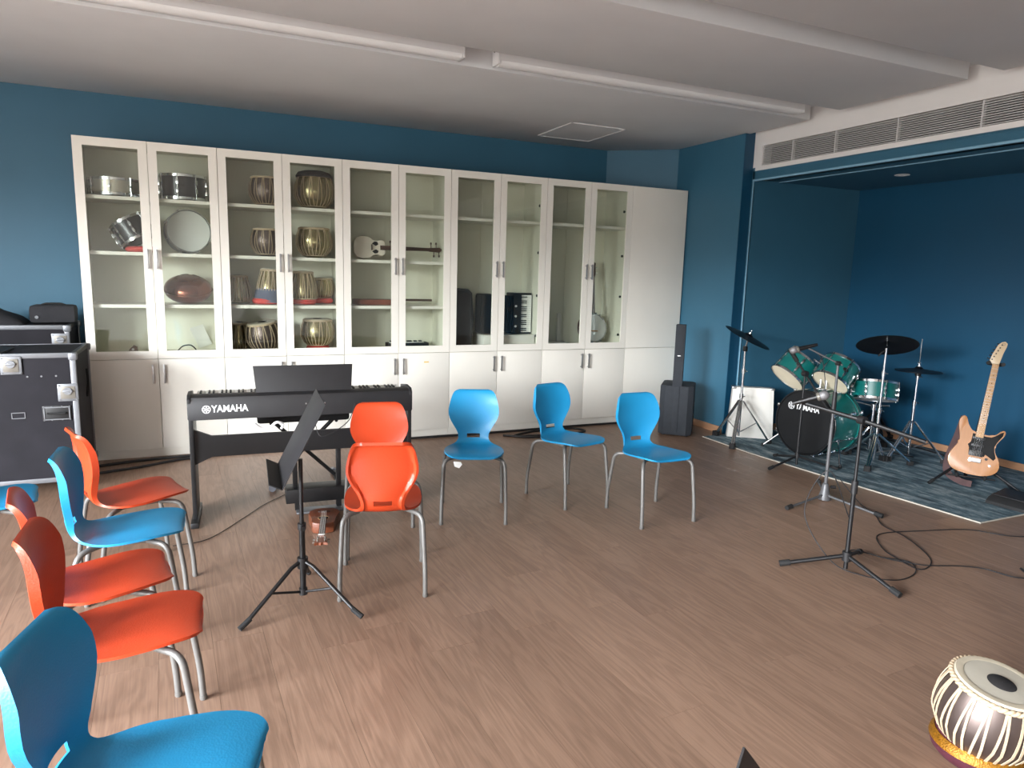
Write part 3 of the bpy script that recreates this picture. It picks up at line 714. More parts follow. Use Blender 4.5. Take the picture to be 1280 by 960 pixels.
# ---- banjo
bj = thing('banjo', 'banjo with a white head standing in the right-hand glass cabinet', 'banjo', (4.585, 0.20, SZ[3] + 0.004), rot=(-0.20, 0.05, 0))
mz = Matrix.Translation((0, 0, 0.175)) @ Matrix.Rotation(PI / 2, 4, 'X')
MB().lathe([(0.0005, -0.045), (0.15, -0.045), (0.168, -0.03), (0.168, -0.02), (0.15, -0.015)], 40, mz).build('resonator', 'dark_wood', bj)
MB().lathe([(0.152, -0.015), (0.152, 0.03), (0.14, 0.032)], 40, mz).build('pot', 'dark_wood', bj)
MB().lathe([(0.0005, 0.031), (0.142, 0.031)], 40, mz).build('head', 'drum_head_white', bj)
MB().torus(0.147, 0.007, 0.03, 40, 8, mz).build('tension_hoop', 'chrome', bj)
for k in range(18):
    a = 2 * PI * k / 18; MB().box((0.158 * math.cos(a), 0.158 * math.sin(a), 0.015), (0.014, 0.012, 0.045), mz).build('bracket', 'chrome', bj)
MB().box((0, -0.02, 0.52), (0.036, 0.024, 0.42), bev=0.005).build('neck', 'dark_wood', bj)
MB().prism([(-0.02, 0.71), (0.02, 0.71), (0.036, 0.76), (0.03, 0.83), (0.038, 0.87), (0.0, 0.885), (-0.034, 0.865), (-0.028, 0.82), (-0.036, 0.76)], -0.007, 0.011, Matrix.Rotation(PI / 2, 4, 'X') @ Matrix.Translation((0, 0, 0.016)), bev=0.002).build('headstock', 'dark_wood', bj)
for k in range(4):
    s = 1 if k % 2 else -1; z = 0.76 + 0.06 * (k // 2)
    MB().cyl((s * 0.03, -0.02, z), (s * 0.055, -0.02, z), 0.009, n=10).build('tuner', 'chrome', bj)
b = MB()
for k in range(4): b.cyl((-0.012 + k * 0.008, -0.036, 0.10), (-0.012 + k * 0.008, -0.034, 0.72), 0.0008, n=4)
b.build('strings', 'chrome', bj)
MB().box((0, -0.042, 0.14), (0.07, 0.012, 0.012)).build('bridge', 'maple_neck', bj)
rk = thing('white_rack', 'pale plastic stand propped at the back of the banjo cabinet', 'stand', (4.18, 0.34, SZ[3] + 0.002))
for x in (-0.09, 0.09): MB().box((x, 0.05, 0.16), (0.045, 0.02, 0.32), bev=0.004, rot=Matrix.Rotation(-0.18 if x < 0 else 0.0, 3, 'Y')).build('upright', 'white_box', rk)
MB().box((0, 0.03, 0.012), (0.30, 0.12, 0.022), bev=0.004).build('foot_plate', 'white_box', rk)

# ================================================================== CHAIRS
def shell_grids():
    prof = [(0.217, 0.420), (0.217, 0.424), (0.211, 0.429), (0.19, 0.4325), (0.15, 0.434), (0.10, 0.431), (0.05, 0.426), (0.0, 0.421), (-0.05, 0.418), (-0.10, 0.418), (-0.14, 0.421), (-0.168, 0.429),
            (-0.186, 0.443), (-0.197, 0.463), (-0.202, 0.487), (-0.204, 0.515), (-0.204, 0.55), (-0.204, 0.59), (-0.205, 0.63), (-0.208, 0.67), (-0.212, 0.705), (-0.217, 0.735), (-0.224, 0.757), (-0.234, 0.771), (-0.246, 0.776)]
    C = bez([(x, 0, z) for x, z in prof], 3)
    ln = [0.0]
    for a, b in zip(C, C[1:]): ln.append(ln[-1] + (b - a).length)
    T = ln[-1]; P = []
    ss = [0.04 * k / 10 for k in range(10)] + [0.04 + (T - 0.08) * k / 52 for k in range(52)] + [T - 0.04 + 0.04 * k / 10 for k in range(11)]
    NV = len(ss) - 1
    for s in ss:
        s = min(s, T); k = max(j for j in range(len(ln)) if ln[j] <= s + 1e-9); k = min(k, len(C) - 2)
        t = (s - ln[k]) / (ln[k + 1] - ln[k]); P.append((C[k].lerp(C[k + 1], t), s))
    wid = [(0.0, 0.098), (0.004, 0.116), (0.010, 0.131), (0.020, 0.145), (0.036, 0.158), (0.06, 0.169), (0.10, 0.180), (0.15, 0.187), (0.23, 0.189), (0.30, 0.182), (0.345, 0.166), (0.385, 0.140), (0.42, 0.113), (0.455, 0.100), (0.49, 0.101), (0.525, 0.114), (0.56, 0.135), (0.60, 0.156), (0.635, 0.166), (0.67, 0.166), (0.71, 0.159), (0.75, 0.149), (0.775, 0.140), (0.79, 0.131), (0.80, 0.121), (0.808, 0.110), (0.815, 0.094)]
    sc = T / 0.815
    def W(s):
        s /= sc
        for (a, b), (c, d) in zip(wid, wid[1:]):
            if s <= c: return b + (d - b) * (s - a) / (c - a)
        return wid[-1][1]
    NU = 26; us = [-1 + 2 * j / NU for j in range(NU + 1)]
    us = [math.copysign(abs(u) ** 0.9, u) for u in us]
    F, Bk = [], []
    for i, (p, s) in enumerate(P):
        q0, q1 = P[max(i - 1, 0)][0], P[min(i + 1, NV)][0]
        tan = (q1 - q0).normalized(); nrm = V(0, 1, 0).cross(tan); nrm = -nrm if (nrm.z < 0 and s < 0.4) or (nrm.x < 0 and s >= 0.4) else nrm
        back = max(0.0, min(1.0, (s / sc - 0.40) / 0.12)); w = W(s); fr, br = [], []
        for u in us:
            cup = 0.030 * back * u * u + (1 - back) * 0.007 * u * u
            fade = max(0.0, min(1.0, (T - s) / 0.10)) ** 0.7
            q = p + V(0, u * w, 0) + (V(1, 0, 0) * back * fade + nrm * (1 - back)) * cup
            edge = min((1 - abs(u)) * w, (T - s) if back > 0.5 else 1.0)
            rim = (0.014 + 0.014 * max(0.0, min(1.0, (T - s) / 0.10))) * back + 0.010 * (1 - back)
            k = max(0.0, min(1.0, (edge - 0.016) / 0.008)); th = rim * (1 - k) + 0.007 * k
            fr.append(q); br.append(q - nrm * th)
        F.append(fr); Bk.append(br)
    return F, Bk, P, sc
def chair_shell_meshes(mname):
    F, Bk, P, sc = shell_grids(); NV, NU = len(F) - 1, len(F[0]) - 1
    split = min(range(NV), key=lambda i: abs(P[i][1] / sc - 0.385))
    def hole(i, j):
        s = (P[i][1] + P[i + 1][1]) / 2 / sc; y = (F[i][j].y + F[i][j + 1].y) / 2
        return 0.459 < s < 0.488 and abs(y) < 0.039
    res = []
    for nme, i0, i1 in (('seat', 0, split), ('backrest', split, NV)):
        bm = bmesh.new(); vf = {}; vb = {}
        for i in range(i0, i1 + 1):
            for j in range(NU + 1): vf[i, j] = bm.verts.new(F[i][j]); vb[i, j] = bm.verts.new(Bk[i][j])
        has = {(i, j) for i in range(i0, i1) for j in range(NU) if not hole(i, j)}
        for (i, j) in has:
            bm.faces.new((vf[i, j], vf[i, j + 1], vf[i + 1, j + 1], vf[i + 1, j]))
            bm.faces.new((vb[i, j], vb[i + 1, j], vb[i + 1, j + 1], vb[i, j + 1]))
            for di, dj, e in ((-1, 0, ((i, j), (i, j + 1))), (1, 0, ((i + 1, j), (i + 1, j + 1))), (0, -1, ((i, j), (i + 1, j))), (0, 1, ((i, j + 1), (i + 1, j + 1)))):
                nb_ = (i + di, j + dj)
                if nb_ in has: continue
                if di and not hole(min(max(nb_[0], 0), NV - 1), j) and 0 < nb_[0] + (1 if di < 0 else 0) < NV and nb_[0] + (1 if di < 0 else 0) in (split,): continue
                a, c = e
                try: bm.faces.new((vf[a], vf[c], vb[c], vb[a]))
                except ValueError: pass
        bmesh.ops.recalc_face_normals(bm, faces=bm.faces[:])
        for v in [v for v in bm.verts if not v.link_faces]: bm.verts.remove(v)
        me = bpy.data.meshes.new(nme); bm.to_mesh(me); bm.free()
        for p in me.polygons: p.use_smooth = True
        me.set_sharp_from_angle(angle=math.radians(50)); me.materials.append(M[mname]); res.append(me)
    return res
def bend(pts, n=5, r=0.05):
    """round the corners of a polyline"""
    P = [Vector(p) for p in pts]; out = [P[0]]
    for a, b, c in zip(P, P[1:], P[2:]):
        rr = min(r, (b - a).length * 0.45, (c - b).length * 0.45)
        p, q = b + (a - b).normalized() * rr, b + (c - b).normalized() * rr
        for k in range(n + 1):
            t = k / n; out.append(p * (1 - t) ** 2 + b * 2 * t * (1 - t) + q * t * t)
    out.append(P[-1]); return out
leg_me = {}
for sx in (1, -1):
    for sy in (1, -1):
        fx = 0.205 * sx
        pts = [(0.085 * sx, 0.115 * sy, 0.400), (0.165 * sx, 0.189 * sy, 0.398), (0.200 * sx, 0.199 * sy, 0.12), (fx, 0.20 * sy, 0.006)] if sx > 0 else \
              [(0.085 * sx, 0.115 * sy, 0.400), (0.160 * sx, 0.186 * sy, 0.396), (0.206 * sx, 0.199 * sy, 0.12), (fx, 0.20 * sy, 0.006)]
        leg_me[sx, sy] = MB().tube(bend(pts, 6, 0.055), 0.0115, 12).mesh('leg', 'leg_grey', smooth=60)
b = MB()
for sy in (-1, 1): b.tube([(0.09, 0.11 * sy, 0.400), (-0.09, 0.11 * sy, 0.400)], 0.010, 10)
for x in (-0.075, 0.075): b.tube([(x, -0.115, 0.400), (x, 0.115, 0.400)], 0.010, 10)
seat_frame_me = b.mesh('seat_frame', 'leg_grey', smooth=60)
foot_me = MB().lathe([(0.001, 0), (0.011, 0), (0.0128, 0.003), (0.0128, 0.018), (0.011, 0.018)], 12).mesh('foot_cap', 'leg_grey')
chairs = {}
for colr in ('blue', 'orange'):
    seat, back = chair_shell_meshes('chair_' + colr)
    t = thing('plastic_chair', 'x', 'chair'); inst('seat', seat, t); inst('backrest', back, t); inst('seat_frame', seat_frame_me, t)
    for (sx, sy), me in leg_me.items():
        l = inst('leg', me, t); inst('foot_cap', foot_me, l, (0.205 * sx, 0.20 * sy, 0))
    chairs[colr] = [t, False]
def chair(colr, x, y, deg, label):
    t, used = chairs[colr]
    o = copy_tree(t) if used else t
    chairs[colr][1] = True
    o.location = (x, y, 0); o.rotation_euler = (0, 0, math.radians(deg)); o['label'] = label; o['group'] = 'plastic shell chairs'
    return o
c3 = chair('blue', 2.374, -2.082, -109.6, 'blue plastic chair with a white tag hanging under its seat')
chair('blue', 3.119, -1.985, -76, 'blue plastic chair between the tagged blue chair and the one by the speaker')
chair('blue', 3.459, -2.497, -90, 'blue plastic chair at the drum kit end of the row of three')
chair('orange', 1.712, -2.365, -99, 'orange plastic chair backed up to the digital piano, partly hidden by another orange chair')
chair('orange', 1.605, -2.838, 75.8, 'orange plastic chair showing its back, beside the music stand')
chair('blue', 0.494, -2.839, -1, 'blue plastic chair between two orange chairs near the flight case')
chair('orange', 0.476, -2.346, 20, 'orange plastic chair nearest the flight case, behind a blue chair')
chair('orange', 0.453, -3.35, 10.4, 'orange plastic chair next to the blue chair, its seat half covered by another orange chair')
chair('orange', 0.566, -3.759, -0.6, 'orange plastic chair with its whole seat in view, next to the large blue chair')
chair('blue', 0.69, -4.49, -15, 'large blue plastic chair at the near end of the left row')
chair('blue', -0.16, -2.25, 10, 'blue plastic chair standing apart behind the left row, mostly hidden')
tg = MB(); tg.prism([(-0.025, 0), (0.022, -0.006), (0.03, -0.022), (0.012, -0.045), (-0.018, -0.032)], -0.0008, 0.0008, Matrix.Rotation(PI / 2, 4, 'X'))
tg.build('tag', 'paper', c3, smooth=0, loc=(0.185, -0.105, 0.40), rot=(0, 0, PI / 2 + 0.2))

# ================================================================== DIGITAL PIANO
kp = thing('digital_piano', 'black digital piano on its stand, seen from behind with a music rest', 'piano', (1.383, -1.765, 0), math.radians(-3.0))
KW = 1.326
mx = Matrix(((0, 0, 1, 0), (1, 0, 0, 0), (0, 1, 0, 0), (0, 0, 0, 1)))    # profile (y,z) extruded along x
prof = [(0.0, 0.645), (0.0, 0.735), (0.018, 0.775), (0.055, 0.786), (0.12, 0.783), (0.15, 0.765), (0.29, 0.755), (0.295, 0.70), (0.28, 0.645)]
MB().prism(prof, -KW / 2, KW / 2, mx, bev=0.004).build('body', 'black_plastic', kp)
for s in (-1, 1):
    MB().prism([(0.004, 0.65), (0.004, 0.77), (0.03, 0.792), (0.15, 0.795), (0.29, 0.775), (0.30, 0.65)], s * (KW / 2 - 0.015), s * (KW / 2 + 0.003), mx, bev=0.003).build('end_block', 'black_plastic', kp)
    MB().box((s * (KW / 2 - 0.012), 0.15, 0.325), (0.024, 0.27, 0.64), bev=0.003).build('stand_side', 'black_satin', kp)
    MB().box((s * (KW / 2 - 0.012), 0.14, 0.02), (0.045, 0.40, 0.035), bev=0.006).build('stand_foot', 'black_satin', kp)
    MB().prism([(0, 0.02), (0.05, 0.02), (0.0, 0.09)] if s < 0 else [(0, 0.02), (-0.05, 0.02), (0.0, 0.09)], 0.0, 0.0) if False else None
zp0, zp1 = 0.385, 0.55
out = [(-KW / 2 + 0.022, zp1 + 0.03), (-KW / 2 + 0.12, zp1 - 0.012), (KW / 2 - 0.12, zp1 - 0.012), (KW / 2 - 0.022, zp1 + 0.03), (KW / 2 - 0.022, zp0 - 0.02), (KW / 2 - 0.12, zp0 + 0.025), (-KW / 2 + 0.12, zp0 + 0.025), (-KW / 2 + 0.022, zp0 - 0.02)]
MB().prism(out, -0.06, -0.04, Matrix.Rotation(PI / 2, 4, 'X')).build('stand_panel', 'black_satin', kp, smooth=0)
mr = Matrix.Translation((0, 0.075, 0.785)) @ Matrix.Rotation(-0.28, 4, 'X')
MB().prism([(-0.285, 0.0), (0.285, 0.0), (0.30, 0.165), (-0.30, 0.165)], -0.004, 0.004, mr @ Matrix.Rotation(PI / 2, 4, 'X'), bev=0.001).build('music_rest', 'black_plastic', kp)
wk = MB().box((0, 0, 0), (0.0218, 0.14, 0.016), bev=0.0015).mesh('white_key', 'white_key'); bk = MB().box((0, 0, 0), (0.011, 0.09, 0.014), bev=0.002).mesh('black_key', 'black_satin')
for k in range(52): inst('white_key', wk, kp, (-0.612 + k * 0.024, 0.215, 0.766))
for k in range(51):
    if k % 7 not in (1, 4): inst('black_key', bk, kp, (-0.600 + k * 0.024, 0.19, 0.778))
ml = Matrix.Rotation(PI / 2, 4, 'X')
lg = bpy.data.objects.new('maker_lettering', text_mesh('YAMAHA', 0.058, 'white_lettering', bold=0.0012, xs=0.84)); COL.objects.link(lg); lg.parent = kp
lg.location = (-0.535, -0.0012, 0.708); lg.rotation_euler = (PI / 2, 0, 0)
b = MB(); emblem(b, 0.022); b.build('maker_emblem', 'white_lettering', kp, loc=(-0.563, -0.001, 0.708), rot=(PI / 2, 0, 0))
b = MB()
for k in range(5): b.cyl((0.0 + k * 0.028, 0.001, 0.72), (0.0 + k * 0.028, -0.003, 0.72), 0.005, n=10)
b.build('sockets', 'brushed_metal', kp)
b = MB()
for k in range(5): b.box((KW / 2 + 0.0005, 0.06 + 0.012 * (k % 2), 0.50 + k * 0.028), (0.001, 0.022, 0.02))
b.build('side_label', 'paper', kp, smooth=0)
for x in (-0.07, 0.20): MB().box((x, 0.09, 0.28), (0.03, 0.03, 0.24), bev=0.002).build('pedal_post', 'black_satin', kp)
pu = MB().box((0.07, 0.11, 0.115), (0.40, 0.14, 0.09), bev=0.006).build('pedal_box', 'black_satin', kp)
for k in range(3): MB().box((0.0 + k * 0.07, 0.20, 0.075), (0.025, 0.10, 0.012), bev=0.004).build('pedal', 'chrome', pu)
MB().box((0.10, 0.06, 0.012), (0.34, 0.10, 0.012), bev=0.002).build('pedal_plate', 'aluminium', kp)
for x in (-0.06, 0.2): MB().box((x, 0.1, 0.045), (0.03, 0.06, 0.06)).build('pedal_foot', 'black_satin', kp)
# bench behind it
be = thing('piano_bench', 'black folding bench with crossed legs behind the piano', 'bench', (1.45, -1.05, 0), math.radians(-3))
MB().box((0, 0, 0.515), (0.62, 0.32, 0.07), bev=0.02).build('cushion', 'black_rubber', be)
for s in (-1, 1):
    MB().tube([(-s * 0.22, 0.02 * s, 0.475), (s * 0.22, 0.02 * s, 0.035)], 0.014, 10).build('crossed_leg', 'black_satin', be)
    f = MB().tube([(s * 0.225, -0.15, 0.022), (s * 0.225, 0.15, 0.022)], 0.016, 10).build('foot_bar', 'black_satin', be)
    for y in (-0.16, 0.16): MB().cyl((s * 0.225, y - 0.02, 0.0235), (s * 0.225, y + 0.02, 0.0235), 0.0235, n=14).build('rubber_cap', 'caster_grey', f)
    MB().tube([(-s * 0.22, -0.13, 0.475), (-s * 0.22, 0.13, 0.475)], 0.012, 8).build('top_bar', 'black_satin', be)
# white cables hanging in the gap
tag(MB().tube(bez([(0.98 + 0.06, -1.70, 0.575), (1.08, -1.71, 0.60), (1.12, -1.70, 0.57), (1.17, -1.70, 0.565), (1.21, -1.71, 0.60), (1.25, -1.70, 0.585), (1.24, -1.70, 0.555)], 6), 0.0085, 8).build('white_cable', 'fitting_white'), 'curled white cable resting on the piano stand panel', 'cable')
tag(MB().tube(bez([(1.42, -1.77, 0.70), (1.43, -1.80, 0.60), (1.47, -1.83, 0.52), (1.62, -1.83, 0.60), (1.68, -1.79, 0.71)], 8), 0.003, 6).build('audio_cable', 'black_cable'), 'thin black cable looping across the back of the piano', 'cable')

# ================================================================== MUSIC STANDS
def music_stand(loc, rz, h, label, deskM, name='music_stand', legs=(200, 320, 80), R=0.30):
    t = thing(name, label, 'music stand', loc, rz)
    MB().cyl((0, 0, 0.06), (0, 0, h * 0.55), 0.0135, n=14).build('lower_tube', 'black_satin', t)
    MB().cyl((0, 0, h * 0.5), (0, 0, h), 0.0095, n=12).build('upper_tube', 'black_satin', t)
    c = MB().cyl((0, 0, h * 0.53), (0, 0, h * 0.57), 0.019, n=14).build('clamp_collar', 'black_plastic', t)
    MB().cyl((0, -0.015, h * 0.55), (0, -0.045, h * 0.55), 0.008, 0.011, n=10).build('clamp_knob', 'black_plastic', c)
    MB().cyl((0, 0, 0.185), (0, 0, 0.235), 0.024, n=14).build('hub', 'black_plastic', t)
    MB().cyl((0, 0, 0.055), (0, 0, 0.085), 0.019, n=14).build('lower_hub', 'black_plastic', t)
    for a in legs:
        a = math.radians(a); d = V(math.cos(a), math.sin(a), 0)
        l = MB().tube([d * 0.02 + V(0, 0, 0.215), d * 0.06 + V(0, 0, 0.200), d * R + V(0, 0, 0.014)], 0.0095, 10).build('leg', 'black_satin', t)
        MB().tube([d * (R - 0.04) + V(0, 0, 0.040), d * (R + 0.012) + V(0, 0, 0.013)], 0.0125, 10).build('rubber_foot', 'black_rubber', l)
        MB().tube([d * 0.015 + V(0, 0, 0.07), d * 0.165 + V(0, 0, 0.118)], 0.006, 8).build('brace', 'black_satin', t)
    return t
def desk(t, Mx, w=0.48, hh=0.33):
    d = MB().box((0, 0, 0), (w, 0.004, hh), Mx, bev=0.0015).build('desk', 'black_plastic', t)
    MB().box((0, -0.03, -hh / 2), (w, 0.06, 0.004), Mx).build('lip', 'black_plastic', d, smooth=0)
    MB().box((0, 0.02, -0.03), (0.05, 0.035, 0.08), Mx, bev=0.004).build('tilt_bracket', 'black_satin', d)
    b = MB()
    for x in (-0.08, 0.08):
        for z in (-0.10, -0.06): b.cyl((x, 0.002, z), (x, 0.006, z), 0.006, n=8, m=Mx)
    b.build('rivets', 'brushed_metal', d)
ms = music_stand((1.199, -2.965, 0), 0, 0.70, 'black tripod music stand with tilted desk in front of the digital piano', None, legs=(208, 314, 78), R=0.31)
# desk: long edge along the sight line, face tilted up to the left
desk(ms, Matrix.Translation((0.005, 0.02, 0.80)) @ Matrix.Rotation(math.radians(-93), 4, 'Z') @ Matrix.Rotation(math.radians(-27), 4, 'X'), 0.42, 0.40)
m2 = music_stand((1.515, -5.45, 0), 0.4, 0.62, 'dark music stand, only the pointed corner of its desk in view', None, R=0.27)
zd = V(0, 0.16, 0.987).normalized()
l_ = (V(0.913, -0.407, 0) * 0.62 + V(0.41, 0.90, 0) * 0.78).normalized(); dn = V(0, 0, -1)
e1, e2 = (dn - l_).normalized(), (dn + l_).normalized()
P0 = V(1.49, -5.422, 0.913); cen = P0 + e1 * 0.15 + e2 * 0.20
nrm = e1.cross(e2).normalized()
mt = m2.matrix_basis.copy()
m2.rotation_euler = (0, 0, 0); m2.location = (cen.x, cen.y, 0)
Mx = Matrix((( -e2).to_4d(), nrm.to_4d(), (-e1).to_4d(), (0, 0, 0, 1))).transposed()
for r in range(3): Mx[r][3] = 0
Mx[3][0] = Mx[3][1] = Mx[3][2] = 0; Mx[3][3] = 1
desk(m2, Matrix.Translation((0, 0, cen.z)) @ Mx, 0.40, 0.30)

# ================================================================== UKULELE
uk = thing('ukulele', 'small brown ukulele lying face up on the floor by the orange chairs', 'ukulele', (1.445, -1.985, 0), math.radians(-101))
ub = mir([(-0.14, 0.0), (-0.135, 0.05), (-0.10, 0.085), (-0.05, 0.092), (0.0, 0.078), (0.04, 0.066), (0.08, 0.07), (0.115, 0.06), (0.13, 0.03), (0.132, 0.0)])
MB().prism(ub, 0.003, 0.065, bev=0.004).build('body', 'uke_wood', uk)
MB().lathe([(0.001, 0.0657), (0.028, 0.0657)], 24, Matrix.Translation((0.04, 0, 0))).build('sound_hole', 'dark_void', uk)
MB().torus(0.031, 0.002, 0.0655, 28, 5, Matrix.Translation((0.04, 0, 0))).build('rosette', 'maple_neck', uk)
MB().box((-0.06, 0, 0.07), (0.014, 0.07, 0.009), bev=0.002).build('bridge', 'uke_dark', uk)
MB().box((0.22, 0, 0.058), (0.22, 0.036, 0.022), bev=0.005).build('neck', 'uke_wood', uk)
MB().box((0.19, 0, 0.071), (0.28, 0.035, 0.005)).build('fretboard', 'uke_dark', uk, smooth=0)
MB().box((0.33, 0, 0.075), (0.005, 0.036, 0.006)).build('nut', 'white_key', uk, smooth=0)
MB().prism([(0.33, -0.019), (0.345, -0.03), (0.43, -0.036), (0.42, -0.012), (0.428, 0.0), (0.42, 0.012), (0.43, 0.036), (0.345, 0.03), (0.33, 0.019)], 0.050, 0.064, bev=0.002).build('headstock', 'uke_wood', uk)
for k in range(4):
    s = 1 if k % 2 else -1; x = 0.36 + 0.038 * (k // 2)
    b = MB(); b.cyl((x, s * 0.02, 0.064), (x, s * 0.02, 0.076), 0.004, n=8); b.cyl((x, s * 0.03, 0.056), (x, s * 0.046, 0.056), 0.005, n=8); b.build('tuner', 'mic_grey', uk)
b = MB()
for k in range(4): b.cyl((-0.06, -0.012 + 0.008 * k, 0.077), (0.38, -0.012 + 0.008 * k, 0.078), 0.0009, n=4)
b.build('strings', 'white_key', uk)

# ================================================================== FLIGHT CASES
def latch_me():
    b = MB(); b.box((0, -0.005, 0), (0.115, 0.010, 0.115), bev=0.004)
    for s in (-1, 1):
        for q in (-1, 1): b.cyl((s * 0.047, -0.011, q * 0.047), (s * 0.047, -0.015, q * 0.047), 0.005, n=8)
    return b.mesh('butterfly_latch', 'aluminium')
latch = latch_me()
latch_dish = MB().box((0, -0.011, 0.0), (0.082, 0.004, 0.082), bev=0.001).mesh('latch_dish', 'mic_grey')
lk = MB(); lk.cyl((0, -0.012, 0.01), (0, -0.022, 0.01), 0.024, n=16); lk.box((0, -0.020, 0.01), (0.056, 0.014, 0.012), bev=0.003)
latch_knob = lk.mesh('latch_knob', 'aluminium')
hnd = MB(); hnd.box((0, -0.003, 0), (0.16, 0.006, 0.10), bev=0.004); handle_dish = hnd.mesh('handle_dish', 'black_satin')
hnd = MB()
for s in (-1, 1): hnd.box((0, -0.008, s * 0.04), (0.15, 0.006, 0.006)); hnd.box((s * 0.07, -0.008, 0), (0.006, 0.006, 0.08))
for s in (-1, -0.4, 0.4, 1):
    for q in (-1, 1): hnd.cyl((s * 0.072, -0.006, q * 0.044), (s * 0.072, -0.011, q * 0.044), 0.004, n=8)
handle_rim = hnd.mesh('handle_rim', 'aluminium')
grip_me = MB().tube(bend([(-0.05, -0.006, 0.0), (-0.05, -0.022, 0.0), (0.05, -0.022, 0.0), (0.05, -0.006, 0.0)], 4, 0.01), 0.007, 8).mesh('grip', 'black_rubber')
def flight_case(loc, rz, w, dpt, h, z0, label, latches, handles, casters=True):
    t = thing('flight_case', label, 'flight case', loc, rz)
    MB().box((0, 0, z0 + h / 2), (w, dpt, h), bev=0.006).build('case_body', 'case_black', t)
    a = 0.028; e = 0.004
    for sy in (-1, 1):
        for zz in (z0 + 0.012, z0 + h - 0.012): MB().box((0, sy * (dpt / 2 - 0.008), zz), (w + 2 * e, 0.024, 0.032), bev=0.003).build('edge_trim', 'aluminium', t)
        for sx in (-1, 1): MB().box((sx * (w / 2 - 0.008), sy * (dpt / 2 - 0.008), z0 + h / 2), (0.032, 0.024, h - 0.03), bev=0.003).build('edge_trim', 'aluminium', t)
    for sx in (-1, 1):
        for zz in (z0 + 0.012, z0 + h - 0.012): MB().box((sx * (w / 2 - 0.008), 0, zz), (0.024, dpt - 0.03, 0.032), bev=0.003).build('edge_trim', 'black_satin', t)
        for sy in (-1, 1):
            for zz in (z0 + 0.02, z0 + h - 0.02): MB().box((sx * (w / 2 - 0.006), sy * (dpt / 2 - 0.006), zz), (0.05, 0.05, 0.05), bev=0.012).build('corner_cap', 'aluminium', t)
    for x, z in latches:
        o = inst('butterfly_latch', latch, t, (x, -dpt / 2 - 0.003, z)); inst('latch_dish', latch_dish, o); inst('latch_knob', latch_knob, o)
    for x, z in handles:
        o = inst('handle_dish', handle_dish, t, (x, -dpt / 2 - 0.001, z)); inst('handle_rim', handle_rim, o); inst('grip', grip_me, o)
    if casters:
        for sx in (-1, 1):
            for sy in (-1, 1):
                p = V(sx * (w / 2 - 0.1), sy * (dpt / 2 - 0.09), 0)
                b = MB(); b.box((p.x, p.y, z0 - 0.006), (0.09, 0.08, 0.012)); b.box((p.x - 0.022, p.y, z0 - 0.04), (0.006, 0.04, 0.07)); b.box((p.x + 0.022, p.y, z0 - 0.04), (0.006, 0.04, 0.07))
                o = b.build('caster', 'aluminium', t, smooth=0)
                MB().cyl((p.x - 0.017, p.y, 0.043), (p.x + 0.017, p.y, 0.043), 0.0425, n=20).build('caster_wheel', 'caster_grey', o)
    return t
f1 = flight_case((-0.435, -0.56, 0), 0, 0.96, 0.60, 0.85, 0.105, 'tall black flight case with aluminium edges, on casters beside the cabinets', [(0.14, 0.885), (0.435, 0.70), (0.435, 0.25)], [(0.365, 0.565), ])
for x in (0.22, 0.295, 0.375): MB().cyl((x, -0.300, 0.81), (x, -0.304, 0.81), 0.006, n=8).build('rivet', 'aluminium', f1)
b = MB()
for s in (-1, 1): b.box((0.155, -0.303, 0.56 + s * 0.018), (0.075, 0.004, 0.004)); b.box((0.155 + s * 0.035, -0.303, 0.56), (0.004, 0.004, 0.036))
b.build('label_frame', 'aluminium', f1, smooth=0)
MB().tube(bez([(0.484, 0.1, 0.60), (0.495, 0.1, 0.70), (0.492, 0.1, 0.80)], 4), 0.008, 6).build('side_strap', 'black_rubber', f1)
lidm = Matrix.Translation((-0.16, -0.28, 0.968)) 
MB().box((0, 0.16, 0.012), (0.5, 0.34, 0.02), lidm @ Matrix.Rotation(0.10, 4, 'Y'), bev=0.004).build('hinged_lid', 'black_plastic', f1)
f2 = flight_case((-0.62, 0.25, 0), 0, 1.02, 0.48, 0.96, 0.105, 'second black flight case standing behind the tall one against the wall', [(0.46, 0.95)], [], True)
def cloth_lump(name, label, cat, c, s, mname, seed, nx=16, ny=10):
    rnd = random.Random(seed); ph = [rnd.uniform(0, 6) for _ in range(6)]
    b = MB(); R = []
    for i in range(nx + 1):
        ring = []
        for j in range(ny):
            a = PI * j / (ny - 1); x = -1 + 2 * i / nx
            env = (max(0.02, 1 - abs(x) ** 3.0)) ** 0.5 * (0.72 + 0.28 * math.sin(1.6 * x + ph[0]))
            w = 1 + 0.12 * math.sin(5 * x + ph[1] + 2 * a) + 0.08 * math.sin(9 * x + ph[2] - 3 * a)
            ring.append(V(c[0] + s[0] * x, c[1] + s[1] * math.cos(a) * (0.6 + 0.4 * env), c[2] + s[2] * abs(math.sin(a)) ** 0.7 * env * w))
        R.append(ring)
    b.rings(R); o = b.build(name, mname, smooth=60); return tag(o, label, cat)
cloth_lump('black_cloth', 'rumpled black cover lying over the rear flight case', 'cloth', (-0.76, 0.22, 1.066), (0.36, 0.2, 0.12), 'black_cloth', 3)
gb2 = thing('equipment_bag', 'boxy black bag on the rear flight case next to the cabinet', 'bag', (-0.235, 0.28, 1.068), 0.05)
MB().box((0, 0, 0.07), (0.30, 0.22, 0.135), bev=0.03).build('bag_body', 'black_cloth', gb2)
MB().tube(bend([(-0.08, 0.0, 0.136), (-0.05, 0, 0.148), (0.05, 0, 0.148), (0.08, 0, 0.136)], 4, 0.02), 0.008, 8).build('bag_handle', 'black_rubber', gb2)
MB().cyl((-0.10, -0.115, 0.05), (-0.10, -0.120, 0.05), 0.012, n=10).build('buckle', 'aluminium', gb2)
